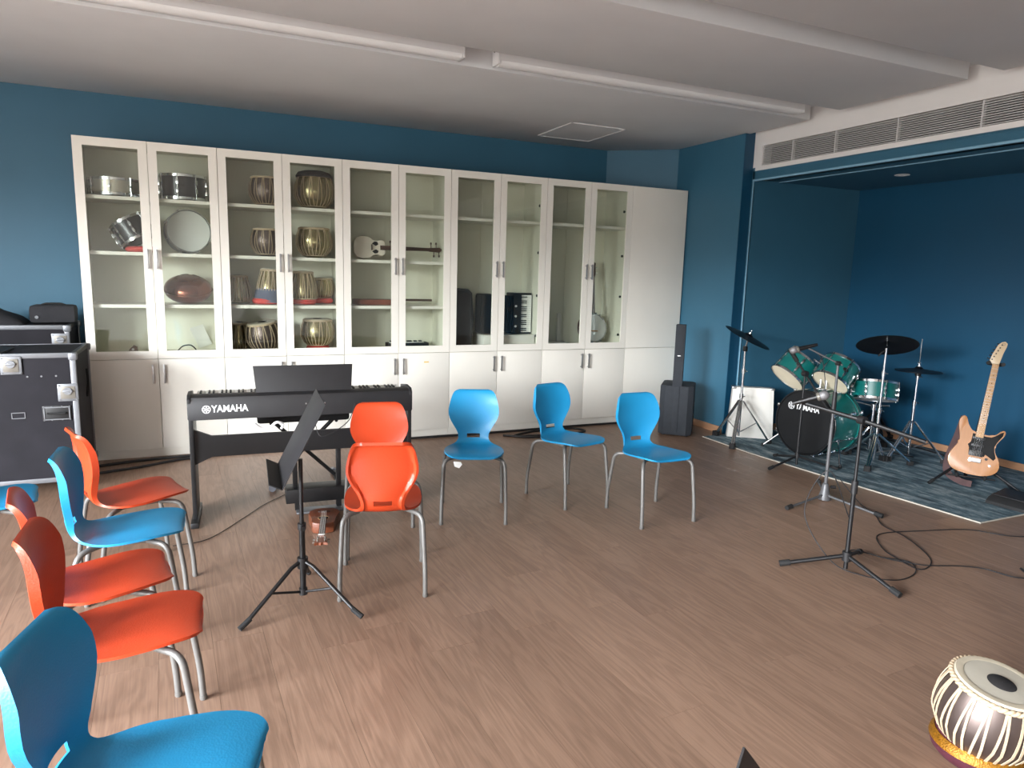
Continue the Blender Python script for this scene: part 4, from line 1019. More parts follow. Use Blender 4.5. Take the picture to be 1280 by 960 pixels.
tag(MB().tube(bez([(0.02, -0.20, 0.012), (0.3, -0.12, 0.012), (0.62, -0.09, 0.012), (1.2, -0.06, 0.012), (2.2, -0.05, 0.012), (3.3, -0.07, 0.012), (4.2, -0.05, 0.012), (5.0, -0.06, 0.012)], 8), 0.011, 8).build('floor_cable', 'black_cable'), 'thick black cable running along the foot of the cabinets', 'cable')
tag(MB().tube(bez([(0.05, -0.40, 0.011), (0.35, -0.30, 0.011), (0.75, -0.14, 0.011), (1.6, -0.11, 0.011)], 8), 0.010, 8).build('floor_cable', 'black_cable'), 'thick black cable curving out from behind the tall flight case', 'cable')
tag(MB().tube(bez([(3.4, -0.20, 0.010), (3.6, -0.34, 0.010), (3.95, -0.38, 0.010), (4.25, -0.28, 0.010), (4.2, -0.14, 0.010), (3.95, -0.12, 0.010), (3.7, -0.15, 0.010), (3.5, -0.26, 0.010), (3.9, -0.33, 0.012)], 8), 0.010, 8).build('cable_coil', 'black_cable'), 'loose coil of black cable on the floor behind the middle blue chair', 'cable')
tag(MB().tube(bez([(0.62, -2.02, 0.004), (0.80, -1.98, 0.004), (1.0, -1.70, 0.004), (1.14, -1.48, 0.004), (1.30, -1.30, 0.004)], 8), 0.0022, 6).build('power_lead', 'black_cable'), 'thin grey lead trailing over the floor beneath the digital piano', 'cable')

# ================================================================== COLUMN SPEAKER
sp = thing('column_speaker', 'black column loudspeaker with a thin tower on a bass box', 'speaker', (5.135, -0.575, 0), math.radians(-42))
o8 = [(-0.16, -0.15), (-0.11, -0.19), (0.11, -0.19), (0.16, -0.15), (0.16, 0.16), (0.13, 0.19), (-0.13, 0.19), (-0.16, 0.16)]
MB().prism(o8, 0.012, 0.505, bev=0.018).build('bass_box', 'speaker_black', sp)
for x, y in ((-0.11, -0.12), (0.11, -0.12), (-0.11, 0.12), (0.11, 0.12)): MB().cyl((x, y, 0), (x, y, 0.014), 0.02, n=12).build('rubber_foot', 'black_rubber', sp)
MB().box((0, -0.192, 0.27), (0.055, 0.012, 0.46), bev=0.003).build('front_rib', 'speaker_black', sp)
MB().prism([(-0.045, -0.185), (0.045, -0.185), (0.045, -0.09), (-0.045, -0.09)], 0.49, 1.10, bev=0.004).build('tower', 'speaker_black', sp)
MB().box((0, -0.187, 0.80), (0.03, 0.003, 0.008)).build('badge', 'brushed_metal', sp, smooth=0)
MB().box((0, -0.187, 0.95), (0.07, 0.004, 0.26), bev=0.001).build('tower_grille', 'speaker_black', sp)

# ================================================================== RUG
RG = [(5.272, -0.83), (7.09, -0.83), (7.09, -3.40), (5.45, -3.40), (5.33, -2.3), (5.265, -1.5)]
rg_ = thing('rug', 'grey-teal streaked rug with a pale edge under the drum kit', 'rug', (0, 0, 0))
MB().prism(RG, 0.001, 0.010).build('pile', 'rug_teal', rg_, smooth=0)
MB().tube([V(x, y, 0.0065) for x, y in (RG[0], RG[5], RG[4], RG[3], RG[2])], 0.0055, 6).build('border', 'rug_border', rg_)
ZR = 0.0105
# white slanted cabinet behind the cymbal stand
wx = thing('white_amplifier', 'white sloping box with padded corners behind the left cymbal stand', 'box', (5.70, -1.0, ZR), math.radians(-35))
MB().prism([(-0.215, 0), (0.215, 0), (0.19, 0.50), (-0.19, 0.50)], -0.05, 0.05, Matrix.Rotation(PI / 2, 4, 'X'), bev=0.008).build('box_body', 'white_box', wx)
MB().prism([(-0.185, 0.03), (0.185, 0.03), (0.165, 0.47), (-0.165, 0.47)], 0.048, 0.056, Matrix.Rotation(PI / 2, 4, 'X'), bev=0.003).build('front_panel', 'white_box', wx)
for s in (-1, 1): MB().box((s * 0.178, 0.0, 0.492), (0.04, 0.104, 0.02), bev=0.006).build('corner_cap', 'brushed_metal', wx)

# ================================================================== DRUM KIT
ba = math.radians(6); ax = V(math.cos(ba), math.sin(ba), 0)
bd = thing('bass_drum', 'teal bass drum with a black front head lettered in white', 'drum', (5.61, -1.735, ZR))
BR, BHt = 0.275, 0.40; bc = ax * (BHt / 2) + V(0, 0, 0.305)
MB0 = Matrix.Translation(bc) @ align(-ax)        # local z towards the room
MB().lathe([(BR, -BHt / 2), (BR, BHt / 2), (BR - 0.01, BHt / 2), (BR - 0.01, -BHt / 2), (BR, -BHt / 2)], 56, MB0).build('shell', 'drum_teal', bd)
hdo = MB().lathe([(0.0005, BHt / 2 + 0.006), (BR - 0.002, BHt / 2 + 0.005), (BR + 0.001, BHt / 2)], 56, MB0).build('front_head', 'bass_head_black', bd)
MB().lathe([(0.0005, -BHt / 2 - 0.006), (BR - 0.002, -BHt / 2 - 0.005), (BR + 0.001, -BHt / 2)], 56, MB0).build('rear_head', 'drum_head_white', bd)
for s in (1, -1):
    z = s * (BHt / 2 - 0.012)
    MB().lathe([(BR + 0.002, z - 0.02), (BR + 0.014, z - 0.02), (BR + 0.014, z + 0.02), (BR + 0.002, z + 0.02), (BR + 0.002, z - 0.02)], 56, MB0).build('hoop', 'bass_head_black' if s > 0 else 'drum_teal', bd)
    MB().torus(BR + 0.014, 0.003, z - s * 0.018, 56, 5, MB0).build('hoop_edge', 'chrome', bd)
for k in range(8):
    a = 2 * PI * (k + 0.5) / 8; m = MB0 @ Matrix.Rotation(a, 4, 'Z'); b = MB()
    for s in (-1, 1):
        b.box((BR + 0.012, 0, s * 0.085), (0.026, 0.026, 0.055), m, bev=0.006); b.cyl((BR + 0.02, 0, 0), (BR + 0.02, 0, s * (BHt / 2 + 0.005)), 0.0045, n=8, m=m)
        b.box((BR + 0.02, 0, s * (BHt / 2 - 0.005)), (0.028, 0.03, 0.02), m, bev=0.004)
    b.build('lug', 'chrome', bd)
# local frame of the front head: x to the viewer's right
xr = V(0, 0, 1).cross(-ax).normalized()
mh = Matrix.Translation(bc - ax * (BHt / 2 + 0.0065)) @ Matrix((xr, V(0, 0, 1), -ax)).transposed().to_4x4()
o = bpy.data.objects.new('maker_lettering', text_mesh('YAMAHA', 0.072, 'white_lettering', bold=0.0016, xs=0.80)); COL.objects.link(o); o.parent = hdo
o.matrix_local = mh @ Matrix.Translation((-0.09, 0.135, 0))
b = MB(); emblem(b, 0.03); o = b.build('maker_emblem', 'white_lettering', hdo); o.matrix_local = mh @ Matrix.Translation((-0.135, 0.135, 0))
for s in (-1, 1):
    p = bc + xr * s * 0.25 + V(0, 0, -0.10) - ax * 0.06
    q = bc + xr * s * 0.40 - ax * 0.22; q.z = 0.012
    l = MB().tube([p, q], 0.008, 8).build('spur', 'chrome', bd); MB().cyl(q + V(0, 0, -0.008), q + V(0, 0, 0.02), 0.013, 0.010, n=10).build('rubber_tip', 'black_rubber', l)
mt0 = bc + ax * 0.02 + V(0, 0, BR)
MB().box(mt0 + V(0, 0, 0.012), (0.10, 0.10, 0.02), bev=0.004).build('tom_mount', 'chrome', bd)
for s in (-1, 1):
    p = mt0 + xr * s * 0.028; MB().tube(bend([p, p + V(0, 0, 0.23), p + V(0, 0, 0.26) + xr * s * 0.10 + ax * 0.02], 5, 0.05), 0.010, 10).build('tom_arm', 'chrome', bd)
    MB().box(p + V(0, 0, 0.15), (0.035, 0.04, 0.035), bev=0.004).build('tom_arm_clamp', 'chrome', bd)
# toms: bottoms face the room
for s, lab, tl in ((-1, 'teal rack tom nearer the white box, its cream underside showing', 0.76), (1, 'teal rack tom beside the teal snare, its cream underside showing', 0.74)):
    up = (V(0, 0, 1) * math.cos(tl) + ax * math.sin(tl) * 0.95 + xr * (0.20 if s < 0 else 0.02)).normalized()
    c = {-1: V(5.79, -1.41, 0.74), 1: V(5.91, -1.765, 0.75)}[s]
    t = thing('rack_tom', lab, 'drum', c); drum_parts(t, 0.165 if s < 0 else 0.155, 0.20, 'drum_teal', 'drum_head', lugs=6, under='drum_head', badge=(2.6, 0.018), M0=align(up))
sn = thing('snare_drum', 'teal snare drum on its stand between the bass drum and hi-hat', 'drum', (6.23, -1.91, 0.605))
drum_parts(sn, 0.185, 0.145, 'drum_teal', 'drum_head_white', lugs=8, badge=(3.5, 0.018), M0=align(V(0.17, 0.15, 0.97)))
def stand_legs(t, z0, R, feet, mname='chrome', top=0.40, tube=0.010, brace=True):
    for a in feet:
        a = math.radians(a); d = V(math.cos(a), math.sin(a), 0); nrm = V(-d.y, d.x, 0)
        b = MB()
        for s in (-1, 1): b.tube([d * 0.02 + nrm * s * 0.009 + V(0, 0, top), d * R * 0.93 + nrm * s * 0.009 + V(0, 0, 0.035)], 0.0085, 8)
        l = b.build('leg', mname, t)
        MB().box(d * R * 0.97 + V(0, 0, 0.020), (0.05, 0.035, 0.036), bev=0.008, rot=Matrix.Rotation(a, 3, 'Z')).build('rubber_foot', 'black_rubber', l)
        if brace: MB().tube([d * 0.015 + V(0, 0, 0.10), d * R * 0.52 + V(0, 0, top * 0.48)], 0.0055, 6).build('brace', mname, t)
ss = thing('snare_stand', 'low chrome stand under the teal snare drum', 'stand', (6.25, -1.91, ZR))
stand_legs(ss, 0, 0.18, (20, 140, 260), top=0.26)
MB().cyl((0, 0, 0.06), (0, 0, 0.46), 0.012, n=12).build('pole', 'chrome', ss)
MB().cyl((0, 0, 0.42), (0, 0, 0.47), 0.024, n=12).build('basket_hub', 'chrome', ss)
for k in range(3):
    a = 2 * PI * k / 3 + 0.4; d = V(math.cos(a), math.sin(a), 0)
    MB().tube([V(0, 0, 0.45), d * 0.12 + V(0, 0, 0.478), d * 0.17 + V(0, 0, 0.487)], 0.007, 8).build('basket_arm', 'chrome', ss)
def cymbal_pieces(t, c, R, up, mname='cymbal_black', bow=0.022):
    m = Matrix.Translation(c) @ align(up)
    MB().lathe([(0.006, 0.02), (R * 0.13, 0.016), (R * 0.2, 0.002), (R * 0.6, -bow * 0.4), (R, -bow), (R, -bow - 0.0015), (R * 0.6, -bow * 0.4 - 0.0015), (R * 0.2, 0.0005), (0.006, 0.018)], 48, m).build('cymbal', mname, t, smooth=30)
    b = MB(); b.cyl((0, 0, -0.03), (0, 0, 0.055), 0.005, n=8, m=m); b.cyl((0, 0, 0.022), (0, 0, 0.034), 0.018, n=12, m=m); b.box((0, 0, 0.05), (0.03, 0.008, 0.014), m, bev=0.003)
    b.build('wing_nut', 'chrome', t)
def pole(t, segs, mname='chrome'):
    for (z0, z1, r) in segs: MB().cyl((0, 0, z0), (0, 0, z1), r, n=12).build('pole', mname, t)
    for (z0, z1, r) in segs[:-1]:
        c = MB().cyl((0, 0, z1 - 0.035), (0, 0, z1 + 0.006), r + 0.006, n=12).build('collar', mname, t)
        MB().tube([(0, -0.015, z1 - 0.012), (0.0, -0.045, z1 - 0.012)], 0.005, 6).build('wing_bolt', mname, c)
s1 = thing('cymbal_stand', 'chrome cymbal stand with a steeply tilted black cymbal, before the white box', 'cymbal stand', (5.452, -1.12, ZR))
pole(s1, [(0.06, 0.46, 0.0135), (0.40, 0.70, 0.011), (0.66, 0.895, 0.009)])
stand_legs(s1, 0, 0.29, (95, 218, 325), top=0.40)
MB().box((0, 0, 0.895), (0.03, 0.04, 0.05), bev=0.008).build('tilter', 'black_satin', s1)
MB().tube([(0, 0, 0.90), (0.012, -0.012, 0.99), (0.014, -0.016, 1.01)], 0.007, 8).build('tilter_rod', 'chrome', s1)
cymbal_pieces(s1, V(0.014, -0.016, 1.02), 0.225, V(0.29, -0.34, 0.90).normalized())
s2 = thing('cymbal_stand', 'chrome cymbal stand with a black cymbal seen from below, beside the hi-hat', 'cymbal stand', (6.29, -1.9 - 0.17, ZR))
s2.location = (6.05, -2.12, ZR)
pole(s2, [(0.03, 0.48, 0.0135), (0.42, 0.80, 0.011), (0.74, 1.0, 0.009)])
stand_legs(s2, 0, 0.31, (330, 90, 210), top=0.26)
MB().tube([(0, 0, 0.98), (-0.03, 0.02, 0.96), (-0.05, 0.03, 0.93)], 0.007, 8).build('wing_bolt', 'black_satin', s2)
cymbal_pieces(s2, V(0.0, 0, 1.045), 0.235, V(0.28, 0.32, 0.90).normalized())
s3 = thing('hi_hat', 'chrome hi-hat stand with closed black cymbals and a thin pull rod', 'hi-hat', (6.515, -2.10, ZR))
pole(s3, [(0.03, 0.52, 0.013), (0.46, 0.75, 0.010), (0.70, 0.80, 0.006)])
stand_legs(s3, 0, 0.28, (300, 60, 180), top=0.34)
MB().cyl((0, 0, 0.78), (0, 0, 1.07), 0.0032, n=6).build('pull_rod', 'chrome', s3)
MB().cyl((0, 0, 0.745), (0, 0, 0.775), 0.025, n=14).build('cup', 'black_satin', s3)
cymbal_pieces(s3, V(0, 0, 0.808), 0.185, V(0.03, 0, 1))
MB().lathe([(0.006, 0.772), (0.03, 0.776), (0.04, 0.786), (0.11, 0.792), (0.185, 0.7855), (0.11, 0.7905), (0.04, 0.7845), (0.006, 0.770)], 48).build('lower_cymbal', 'cymbal_black', s3)
pd = MB().box((-0.10, 0.0, 0.045), (0.24, 0.09, 0.012), bev=0.004, rot=Matrix.Rotation(0.2, 3, 'Y')).build('foot_pedal', 'black_satin', s3)
# drum throne and kick pedal between the drums
kpd = thing('kick_pedal', 'black kick pedal behind the bass drum', 'pedal', (6.20, -1.66, ZR), ba)
MB().box((0.02, 0, 0.008), (0.28, 0.10, 0.012), bev=0.003).build('base_plate', 'black_satin', kpd)
MB().box((0.05, 0, 0.06), (0.24, 0.085, 0.010), bev=0.003, rot=Matrix.Rotation(-0.3, 3, 'Y')).build('footboard', 'brushed_metal', kpd)
for s in (-1, 1): MB().cyl((-0.10, s * 0.055, 0.01), (-0.10, s * 0.055, 0.24), 0.009, n=10).build('post', 'chrome', kpd)
MB().tube([(-0.10, -0.055, 0.23), (-0.10, 0.055, 0.23)], 0.007, 8).build('axle', 'chrome', kpd)
MB().tube([(-0.10, 0, 0.23), (-0.06, 0, 0.40)], 0.005, 8).build('beater_rod', 'chrome', kpd)
MB().lathe([(0.001, -0.02), (0.02, -0.02), (0.025, 0), (0.02, 0.02), (0.001, 0.02)], 16, Matrix.Translation((-0.065, 0, 0.40)) @ Matrix.Rotation(PI / 2, 4, 'Y')).build('beater', 'black_rubber', kpd)
th = thing('drum_throne', 'round black drum stool half hidden behind the teal snare', 'stool', (6.82, -1.50, ZR))
MB().lathe([(0.001, 0.46), (0.15, 0.46), (0.165, 0.48), (0.165, 0.53), (0.15, 0.55), (0.001, 0.555)], 36).build('seat', 'black_rubber', th)
MB().cyl((0, 0, 0.10), (0, 0, 0.465), 0.016, n=12).build('pole', 'black_satin', th)
stand_legs(th, 0, 0.26, (0, 120, 240), mname='black_satin', top=0.28)

# ================================================================== ELECTRIC GUITAR
gt = thing('electric_guitar', 'natural wood electric guitar with black pickguard leaning on a stand', 'guitar', (6.175, -2.86, 0.115))
face = V(-0.80, -0.60, 0.0); rt_ = V(0, 0, 1).cross(face).normalized()     # to the viewer's right
lean = math.radians(10); roll = math.radians(5)
upv = (V(0, 0, 1) * math.cos(lean) - face * math.sin(lean)).normalized(); nf = rt_.cross(upv).normalized()
nf = nf if nf.dot(face) > 0 else -nf
upr = (upv * math.cos(roll) + rt_ * math.sin(roll)).normalized(); rtr = upr.cross(nf).normalized()
GM = Matrix((rtr, upr, nf)).transposed().to_4x4()
ob = [(-0.02, -0.002), (0.06, 0.002), (0.12, 0.02), (0.158, 0.06), (0.162, 0.11), (0.14, 0.16), (0.118, 0.20), (0.112, 0.24), (0.125, 0.28), (0.150, 0.325), (0.158, 0.355), (0.148, 0.372), (0.13, 0.366), (0.105, 0.335), (0.075, 0.318), (0.03, 0.318), (-0.03, 0.322),
      (-0.062, 0.345), (-0.088, 0.385), (-0.103, 0.425), (-0.122, 0.438), (-0.142, 0.42), (-0.148, 0.38), (-0.138, 0.33), (-0.124, 0.28), (-0.122, 0.235), (-0.140, 0.19), (-0.164, 0.14), (-0.172, 0.095), (-0.155, 0.045), (-0.11, 0.012)]
MB().prism([tuple(p)[:2] for p in bez([(x, y, 0) for x, y in ob + ob[:1]], 3)[:-1]], -0.022, 0.022, GM, bev=0.005).build('body', 'maple', gt)
pg = [(-0.045, 0.315), (0.03, 0.305), (0.075, 0.305), (0.10, 0.322), (0.128, 0.352), (0.145, 0.36), (0.144, 0.33), (0.122, 0.285), (0.105, 0.24), (0.112, 0.20), (0.13, 0.155), (0.118, 0.135), (0.085, 0.155), (0.06, 0.17), (0.055, 0.15), (-0.045, 0.15), (-0.05, 0.2), (-0.062, 0.225), (-0.045, 0.25)]
MB().prism(pg, 0.0215, 0.0245, GM, bev=0.0006).build('pickguard', 'pickguard', gt)
MB().prism([(-0.026, 0.29), (0.026, 0.29), (0.021, 0.86), (-0.021, 0.86)], 0.012, 0.034, GM, bev=0.004).build('neck', 'maple_neck', gt)
fr = MB().box((0, 0, 0), (0.046, 0.0022, 0.002)).mesh('fret', 'brushed_metal', smooth=0)
for k in range(21):
    y = 0.86 - 0.648 * (1 - 2 ** (-(k + 1) / 12)); 
    if y < 0.30: break
    o = inst('fret', fr, gt); o.matrix_local = GM @ Matrix.Translation((0, y, 0.0348)) @ Matrix.Diagonal((0.94 if y > 0.6 else 1.05, 1, 1, 1))
b = MB()
for k in (3, 5, 7, 9, 12, 15, 17, 19):
    y = 0.86 - 0.648 * (1 - (2 ** (-k / 12) + 2 ** (-(k - 1) / 12)) / 2); b.cyl((0, y, 0.034), (0, y, 0.0345), 0.0035, n=8, m=GM)
b.build('position_dots', 'pickguard', gt)
hs = [(-0.021, 0.86), (0.021, 0.86), (0.026, 0.90), (0.034, 0.955), (0.045, 1.0), (0.047, 1.025), (0.03, 1.04), (0.008, 1.032), (-0.01, 1.01), (-0.032, 0.94), (-0.043, 0.885)]
hd = MB().prism(hs, 0.004, 0.019, GM, bev=0.002).build('headstock', 'headstock_wood', gt)
for k in range(6):
    x, y = -0.030 + 0.0085 * k, 0.893 + 0.0235 * k
    b = MB(); b.cyl((x, y, 0.019), (x, y, 0.028), 0.005, n=8, m=GM); b.cyl((x - 0.012, y + 0.003, 0.008), (x - 0.032, y + 0.008, 0.008), 0.005, n=8, m=GM); b.build('tuner', 'black_satin', hd)
MB().torus(0.009, 0.001, 0.0195, 20, 5, GM @ Matrix.Translation((0.022, 1.018, 0))).build('maker_emblem', 'black_satin', hd)
for y, w, hh in ((0.285, 0.082, 0.02), (0.228, 0.082, 0.02), (0.165, 0.09, 0.042)):
    MB().box((0.0, y, 0.027), (w, hh, 0.010), GM, bev=0.003).build('pickup', 'black_satin', gt)
MB().box((0.002, 0.112, 0.027), (0.08, 0.032, 0.008), GM, bev=0.002).build('bridge', 'chrome', gt)
for k in range(6): MB().box((-0.03 + k * 0.0125, 0.118, 0.033), (0.010, 0.022, 0.006), GM).build('saddle', 'chrome', gt, smooth=0)
for x, y in ((0.072, 0.135), (0.10, 0.09)): MB().cyl((x, y, 0.022), (x, y, 0.038), 0.010, 0.009, n=14, m=GM).build('knob', 'black_satin' if y > 0.1 else 'chrome', gt)
b = MB()
for k in range(6): b.cyl((-0.026 + k * 0.0104, 0.118, 0.037), (-0.016 + k * 0.0064, 0.862, 0.0365), 0.0007, n=4, m=GM)
b.build('strings', 'chrome', gt)
# its stand
gs = thing('guitar_stand', 'black tripod guitar stand holding the electric guitar', 'guitar stand', (6.20, -2.83, 0))
gs.location = V(6.175, -2.86, 0) - face * 0.10
base = V(0, 0, ZR)
top = GM.to_3x3() @ V(0, 0.865, -0.03) + V(6.175, -2.86, 0.115) - gs.location
bot = V(0, 0, 0.22) - face * 0.07
MB().tube([bot, top + (top - bot) * 0.0], 0.010, 10).build('back_tube', 'black_satin', gs)
yk = GM.to_3x3() @ V(1, 0, 0)
nfv = GM.to_3x3() @ V(0, 0, 1)
MB().tube(bend([top - yk * 0.046 + nfv * 0.06, top - yk * 0.046, top + yk * 0.046, top + yk * 0.046 + nfv * 0.06], 4, 0.02), 0.0145, 10).build('neck_yoke', 'black_rubber', gs)
for a, L in ((rt_ * -0.8 + face * 0.55, 0.33), (rt_ * 0.85 + face * 0.45, 0.40), (-face, 0.22)):
    d = a.normalized(); f = d * L + V(0, 0, ZR + 0.010)
    l = MB().tube([bot, f], 0.010, 8).build('leg', 'black_satin', gs); MB().tube([f - (f - bot).normalized() * 0.05, f], 0.0125, 8).build('rubber_foot', 'black_rubber', l)
arm0 = bot * 0.55 + V(0, 0, 0.02)
for s in (-1, 1):
    p = V(0, 0, 0.10) - face * 0.035 + rt_ * s * 0.09
    MB().tube(bend([bot, p, p + face * 0.16 + V(0, 0, -0.012), p + face * 0.17 + V(0, 0, 0.02)], 4, 0.02), 0.010, 8).build('cradle_arm', 'black_rubber', gs)
MB().tube([rt_ * -0.15 + face * 0.10 + V(0, 0, 0.09), rt_ * 0.16 + face * 0.09 + V(0, 0, 0.09)], 0.007, 8).build('cross_bar', 'black_satin', gs)
st = MB(); pts = bez([V(6.175, -2.86, 0.115) + GM.to_3x3() @ Vector(p) for p in ((-0.118, 0.43, -0.026), (-0.135, 0.27, -0.05), (-0.16, 0.10, -0.06), (-0.15, -0.02, -0.05), (-0.06, -0.07, -0.02), (0.02, -0.075, -0.01))], 8)
rgs = []
for i, p in enumerate(pts):
    d = (pts[min(i + 1, len(pts) - 1)] - pts[max(i - 1, 0)]).normalized(); w = d.cross(nfv).normalized() * 0.024; n2 = nfv * 0.0015
    rgs.append([p + w + n2, p - w + n2, p - w - n2, p + w - n2])
st.rings(rgs); o = st.build('shoulder_strap', 'strap_brown', gt, smooth=60); o.matrix_parent_inverse = Matrix.Translation(-V(6.175, -2.86, 0.115))
# foot pedal at the rug corner
wd = thing('expression_pedal', 'black wedge-shaped foot pedal on the corner of the rug', 'pedal', (6.05, -3.32, ZR), math.radians(6))
MB().prism([(-0.12, 0), (0.14, 0), (0.14, 0.075), (-0.08, 0.045), (-0.115, 0.02)], -0.19, 0.19, Matrix.Rotation(PI / 2, 4, 'X'), bev=0.006).build('pedal_body', 'black_rubber', wd)
MB().box((0.02, 0, 0.070), (0.16, 0.33, 0.008), bev=0.003, rot=Matrix.Rotation(-0.135, 3, 'Y')).build('tread', 'black_plastic', wd)
# cables in the alcove
tag(MB().tube(bez([(6.15, -3.05, 0.016), (6.45, -3.0, 0.016), (6.8, -2.6, 0.016), (6.95, -2.0, 0.016), (6.98, -1.4, 0.016)], 8), 0.008, 6).build('alcove_cable', 'black_cable'), 'black cable lying on the rug along the alcove wall', 'cable')

# ================================================================== MICROPHONE STANDS
def mic(t, c, d, L=0.17):
    d = Vector(d).normalized(); c = Vector(c); m = Matrix.Translation(c) @ align(d)
    o = MB().lathe([(0.001, -L * 0.62), (0.010, -L * 0.62), (0.012, -L * 0.5), (0.017, L * 0.12), (0.019, L * 0.16)], 20, m, cap0=False).build('handle', 'black_satin', t)
    MB().lathe([(0.020, L * 0.13), (0.024, L * 0.16), (0.024, L * 0.22), (0.020, L * 0.24)], 20, m).build('band', 'mic_grey', t)
    n = 8
    MB().lathe([(0.020, L * 0.2)] + [(0.026 * math.cos(-0.6 + (PI / 2 + 0.6) * k / n) + 0.0004, L * 0.33 + 0.03 * math.sin(-0.6 + (PI / 2 + 0.6) * k / n)) for k in range(n + 1)], 20, m).build('grille', 'mic_silver', t)
k1 = thing('microphone_stand', 'black boom microphone stand with a silver microphone, nearest the tabla', 'mic stand', (3.927, -3.633, 0))
mbase = V(0, 0, 0)
MB().cyl((0, 0, 0.03), (0, 0, 0.48), 0.0115, n=12).build('lower_tube', 'black_satin', k1)
MB().cyl((0, 0, 0.44), (0, 0, 0.84), 0.0085, n=12).build('upper_tube', 'black_satin', k1)
MB().cyl((0, 0, 0.45), (0, 0, 0.52), 0.017, n=12).build('clutch', 'black_plastic', k1)
MB().cyl((0, 0, 0.075), (0, 0, 0.125), 0.024, n=14).build('hub', 'black_plastic', k1)
for f in ((-0.257, 0.194), (0.014, -0.301), (0.30, 0.155)):
    d = V(f[0], f[1], 0); l = MB().tube([d.normalized() * 0.015 + V(0, 0, 0.10), d + V(0, 0, 0.018)], 0.011, 10).build('leg', 'black_satin', k1)
    MB().tube([d * 0.87 + V(0, 0, 0.03), d * 1.04 + V(0, 0, 0.0165)], 0.0165, 10).build('rubber_foot', 'black_rubber', k1 if False else l)
bA, bB = V(-0.14, 0.26, 0.895), V(0.155, -0.25, 0.775)
MB().cyl((0, -0.02, 0.845), (0, 0.02, 0.845), 0.022, n=14).build('boom_joint', 'black_plastic', k1)
MB().tube([bA, V(0, 0, 0.845), bB], 0.0115, 10).build('boom', 'black_satin', k1)
MB().tube([bA - (bB - bA).normalized() * 0.0, bA + V(-0.01, -0.02, 0.02)], 0.013, 10).build('clip', 'black_plastic', k1)
mic(k1, bA + V(0.01, -0.05, 0.035), V(0.55, -0.70, 0.36))
k2 = thing('microphone_stand', 'grey microphone stand with a cast hub, its arm reaching over the drums', 'mic stand', (4.844, -2.677, 0))
MB().cyl((0, 0, 0.03), (0, 0, 0.56), 0.012, n=12).build('lower_tube', 'stand_grey', k2)
MB().cyl((0, 0, 0.50), (0, 0, 0.99), 0.009, n=12).build('upper_tube', 'stand_grey', k2)
MB().cyl((0, 0, 0.66), (0, 0, 0.79), 0.017, 0.015, n=14).build('grip_clutch', 'black_plastic', k2)
MB().lathe([(0.012, 0.13), (0.022, 0.12), (0.03, 0.07), (0.042, 0.02), (0.042, 0.006), (0.012, 0.006)], 24).build('hub', 'stand_grey', k2)
MB().cyl((0.03, -0.02, 0.10), (0.06, -0.035, 0.10), 0.012, n=10).build('hub_knob', 'black_plastic', k2)
for f in ((-0.42, -0.07), (0.06, -0.41), (0.30, 0.32)):
    d = V(f[0], f[1], 0); l = MB().tube([d.normalized() * 0.03 + V(0, 0, 0.04), d + V(0, 0, 0.014)], 0.0085, 10).build('leg', 'stand_grey', k2)
    MB().tube([d * 0.90 + V(0, 0, 0.02), d * 1.03 + V(0, 0, 0.0155)], 0.0155, 10).build('rubber_foot', 'black_rubber', l)
MB().cyl((0, -0.015, 0.99), (0, 0.015, 0.99), 0.016, n=12).build('boom_joint', 'black_plastic', k2)
ma = V(-0.14, 0.15, 1.085)
MB().tube([V(0.02, -0.02, 0.98), V(0, 0, 0.99), ma], 0.006, 8).build('boom', 'stand_grey', k2)
mic(k2, ma + V(-0.03, 0.02, -0.005), V(-0.80, 0.50, -0.28))
MB().tube(bez([ma + V(0.02, 0, -0.01), ma + V(0.08, -0.05, -0.06), ma + V(0.10, -0.08, -0.18), ma + V(0.11, -0.1, -0.35)], 6), 0.003, 6).build('mic_cable', 'black_cable', k2)
k3 = thing('microphone_stand', 'low black microphone stand standing right before the bass drum', 'mic stand', (5.308, -1.976, 0))
MB().cyl((0, 0, 0.03), (0, 0, 0.50), 0.010, n=12).build('lower_tube', 'black_satin', k3)
MB().cyl((0, 0, 0.45), (0, 0, 0.80), 0.008, n=12).build('upper_tube', 'black_satin', k3)
MB().cyl((0, 0, 0.09), (0, 0, 0.13), 0.02, n=12).build('hub', 'black_plastic', k3)
for f in ((-0.27, 0.02), (0.24, -0.19), (0.06, 0.30)):
    d = V(f[0], f[1], 0); z = ZR if f[0] > -0.1 else 0
    l = MB().tube([d.normalized() * 0.012 + V(0, 0, 0.10), d + V(0, 0, 0.016 + z)], 0.0095, 10).build('leg', 'black_satin', k3)
    MB().tube([d * 0.87 + V(0, 0, 0.03 + z), d * 1.04 + V(0, 0, 0.0135 + z)], 0.0135, 10).build('rubber_foot', 'black_rubber', l)
MB().cyl((0, -0.02, 0.80), (0, 0.02, 0.80), 0.024, n=14).build('boom_joint', 'black_plastic', k3)
MB().tube([V(-0.09, 0.10, 0.99), V(0, 0, 0.80), V(0.17, -0.19, 0.44)], 0.009, 10).build('boom', 'black_satin', k3)
MB().tube([V(-0.09, 0.10, 0.99), V(-0.045, 0.05, 0.895)], 0.017, 12).build('boom_grip', 'black_rubber', k3)
MB().tube([V(-0.09, 0.10, 0.985), V(-0.07, 0.06, 1.015)], 0.012, 8).build('clip', 'mic_grey', k3)
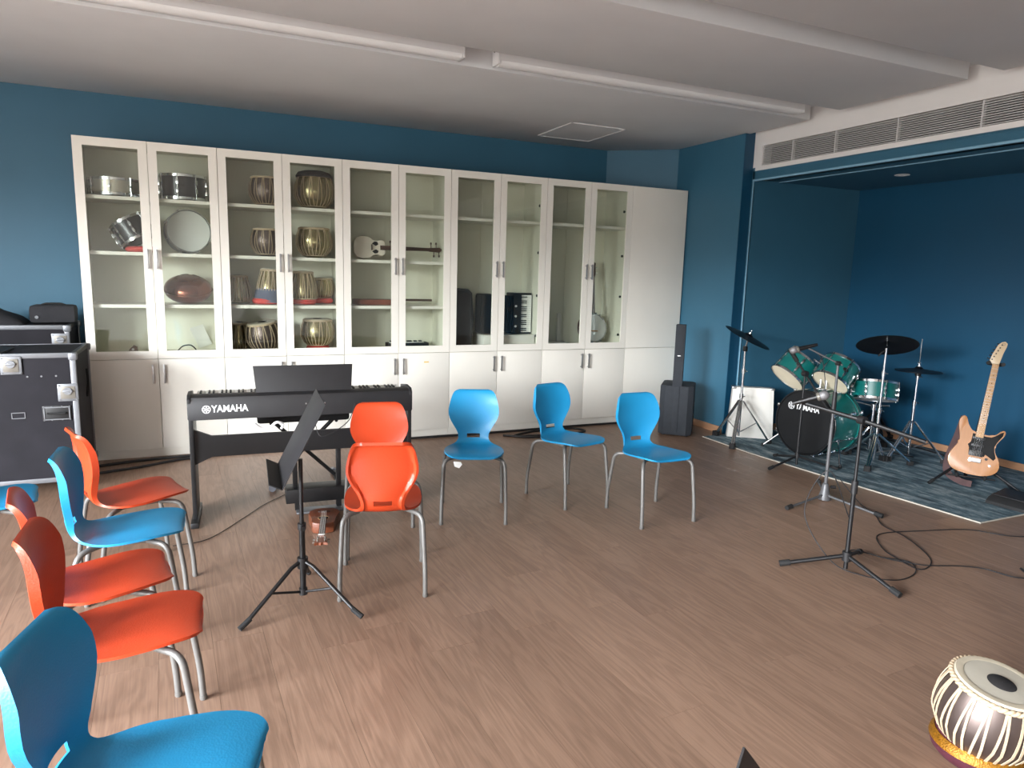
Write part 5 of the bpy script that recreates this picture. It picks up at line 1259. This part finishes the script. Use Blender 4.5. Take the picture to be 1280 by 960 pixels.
# cables on the floor by the stands
cz = 0.0045
def fcable(pts, label, r=0.0032, name='microphone_cable'):
    return tag(MB().tube(bez([(x, y, cz if len(q) == 0 else q[0]) for x, y, *q in pts], 8), r, 6).build(name, 'black_cable'), label, 'cable')
fcable([(3.945, -3.61, 0.30), (3.86, -3.52, 0.55), (3.80, -3.44, 0.30), (3.88, -3.57, 0.06), (3.99, -3.70, 0.006), (4.12, -3.80), (4.30, -3.77), (4.40, -3.66), (4.30, -3.55)], 'black cable hanging off the nearest microphone stand and curling on the floor')
fcable([(4.93, -2.72, 0.16), (4.99, -2.85, 0.02), (4.90, -3.05), (4.78, -3.20), (4.74, -3.38), (4.62, -3.60), (4.50, -3.72), (4.36, -3.75), (4.38, -3.60), (4.44, -3.46), (4.62, -3.30), (4.95, -3.36), (5.25, -3.45), (5.40, -3.62), (5.62, -3.70), (5.9, -3.78)], 'black cable looping from the grey microphone stand across the floor')
fcable([(4.10, -3.52), (4.24, -3.42), (4.32, -3.58), (4.44, -3.72), (4.62, -3.80), (4.72, -3.88), (4.76, -4.0), (4.86, -4.06), (5.05, -4.10)], 'black cable wandering towards the near end of the alcove')
fcable([(4.92, -3.95), (4.86, -4.03), (4.83, -4.06), (4.98, -4.04), (5.10, -3.99)], 'thick black cable end lying near the alcove', 0.007)

# ================================================================== FOREGROUND TABLA
cu = thing('tabla_cushion', 'maroon ring cushion with gold braid under the large steel tabla', 'cushion', (3.125, -4.835, 0))
CR = 0.092
MB().torus(CR, 0.050, 0.0475, 56, 14, Matrix.Diagonal((1, 1, 0.95, 1))).build('cushion_body', 'cushion_maroon', cu)
b = MB()
b.lathe([(CR + 0.052 * math.cos(a), 0.045 + 0.050 * math.sin(a)) for a in [0.10 + 0.11 * k for k in range(7)]] + [(CR + 0.047 * math.cos(a), 0.045 + 0.045 * math.sin(a)) for a in [0.76, 0.10]], 64); b.build('gold_trim', 'gold_braid', cu)
BIG = tabla_proto(BAYAN, 'tabla_steel', True, 36, 0.0075)
tb = thing('bayan_drum', 'large steel bayan drum with white laces on a maroon and gold cushion', 'tabla', (3.118, -4.83, 0.04))
axv = (V(0, 0, 1) + V(0.0, -0.16, 0)).normalized()
tb.rotation_euler = (align(axv, V(0, 1, 0)) @ Matrix.Rotation(math.radians(-60), 4, 'Z')).to_euler()
tb.scale = (1.02, 1.02, 1.02)
for nme, me in BIG: inst(nme, me, tb)
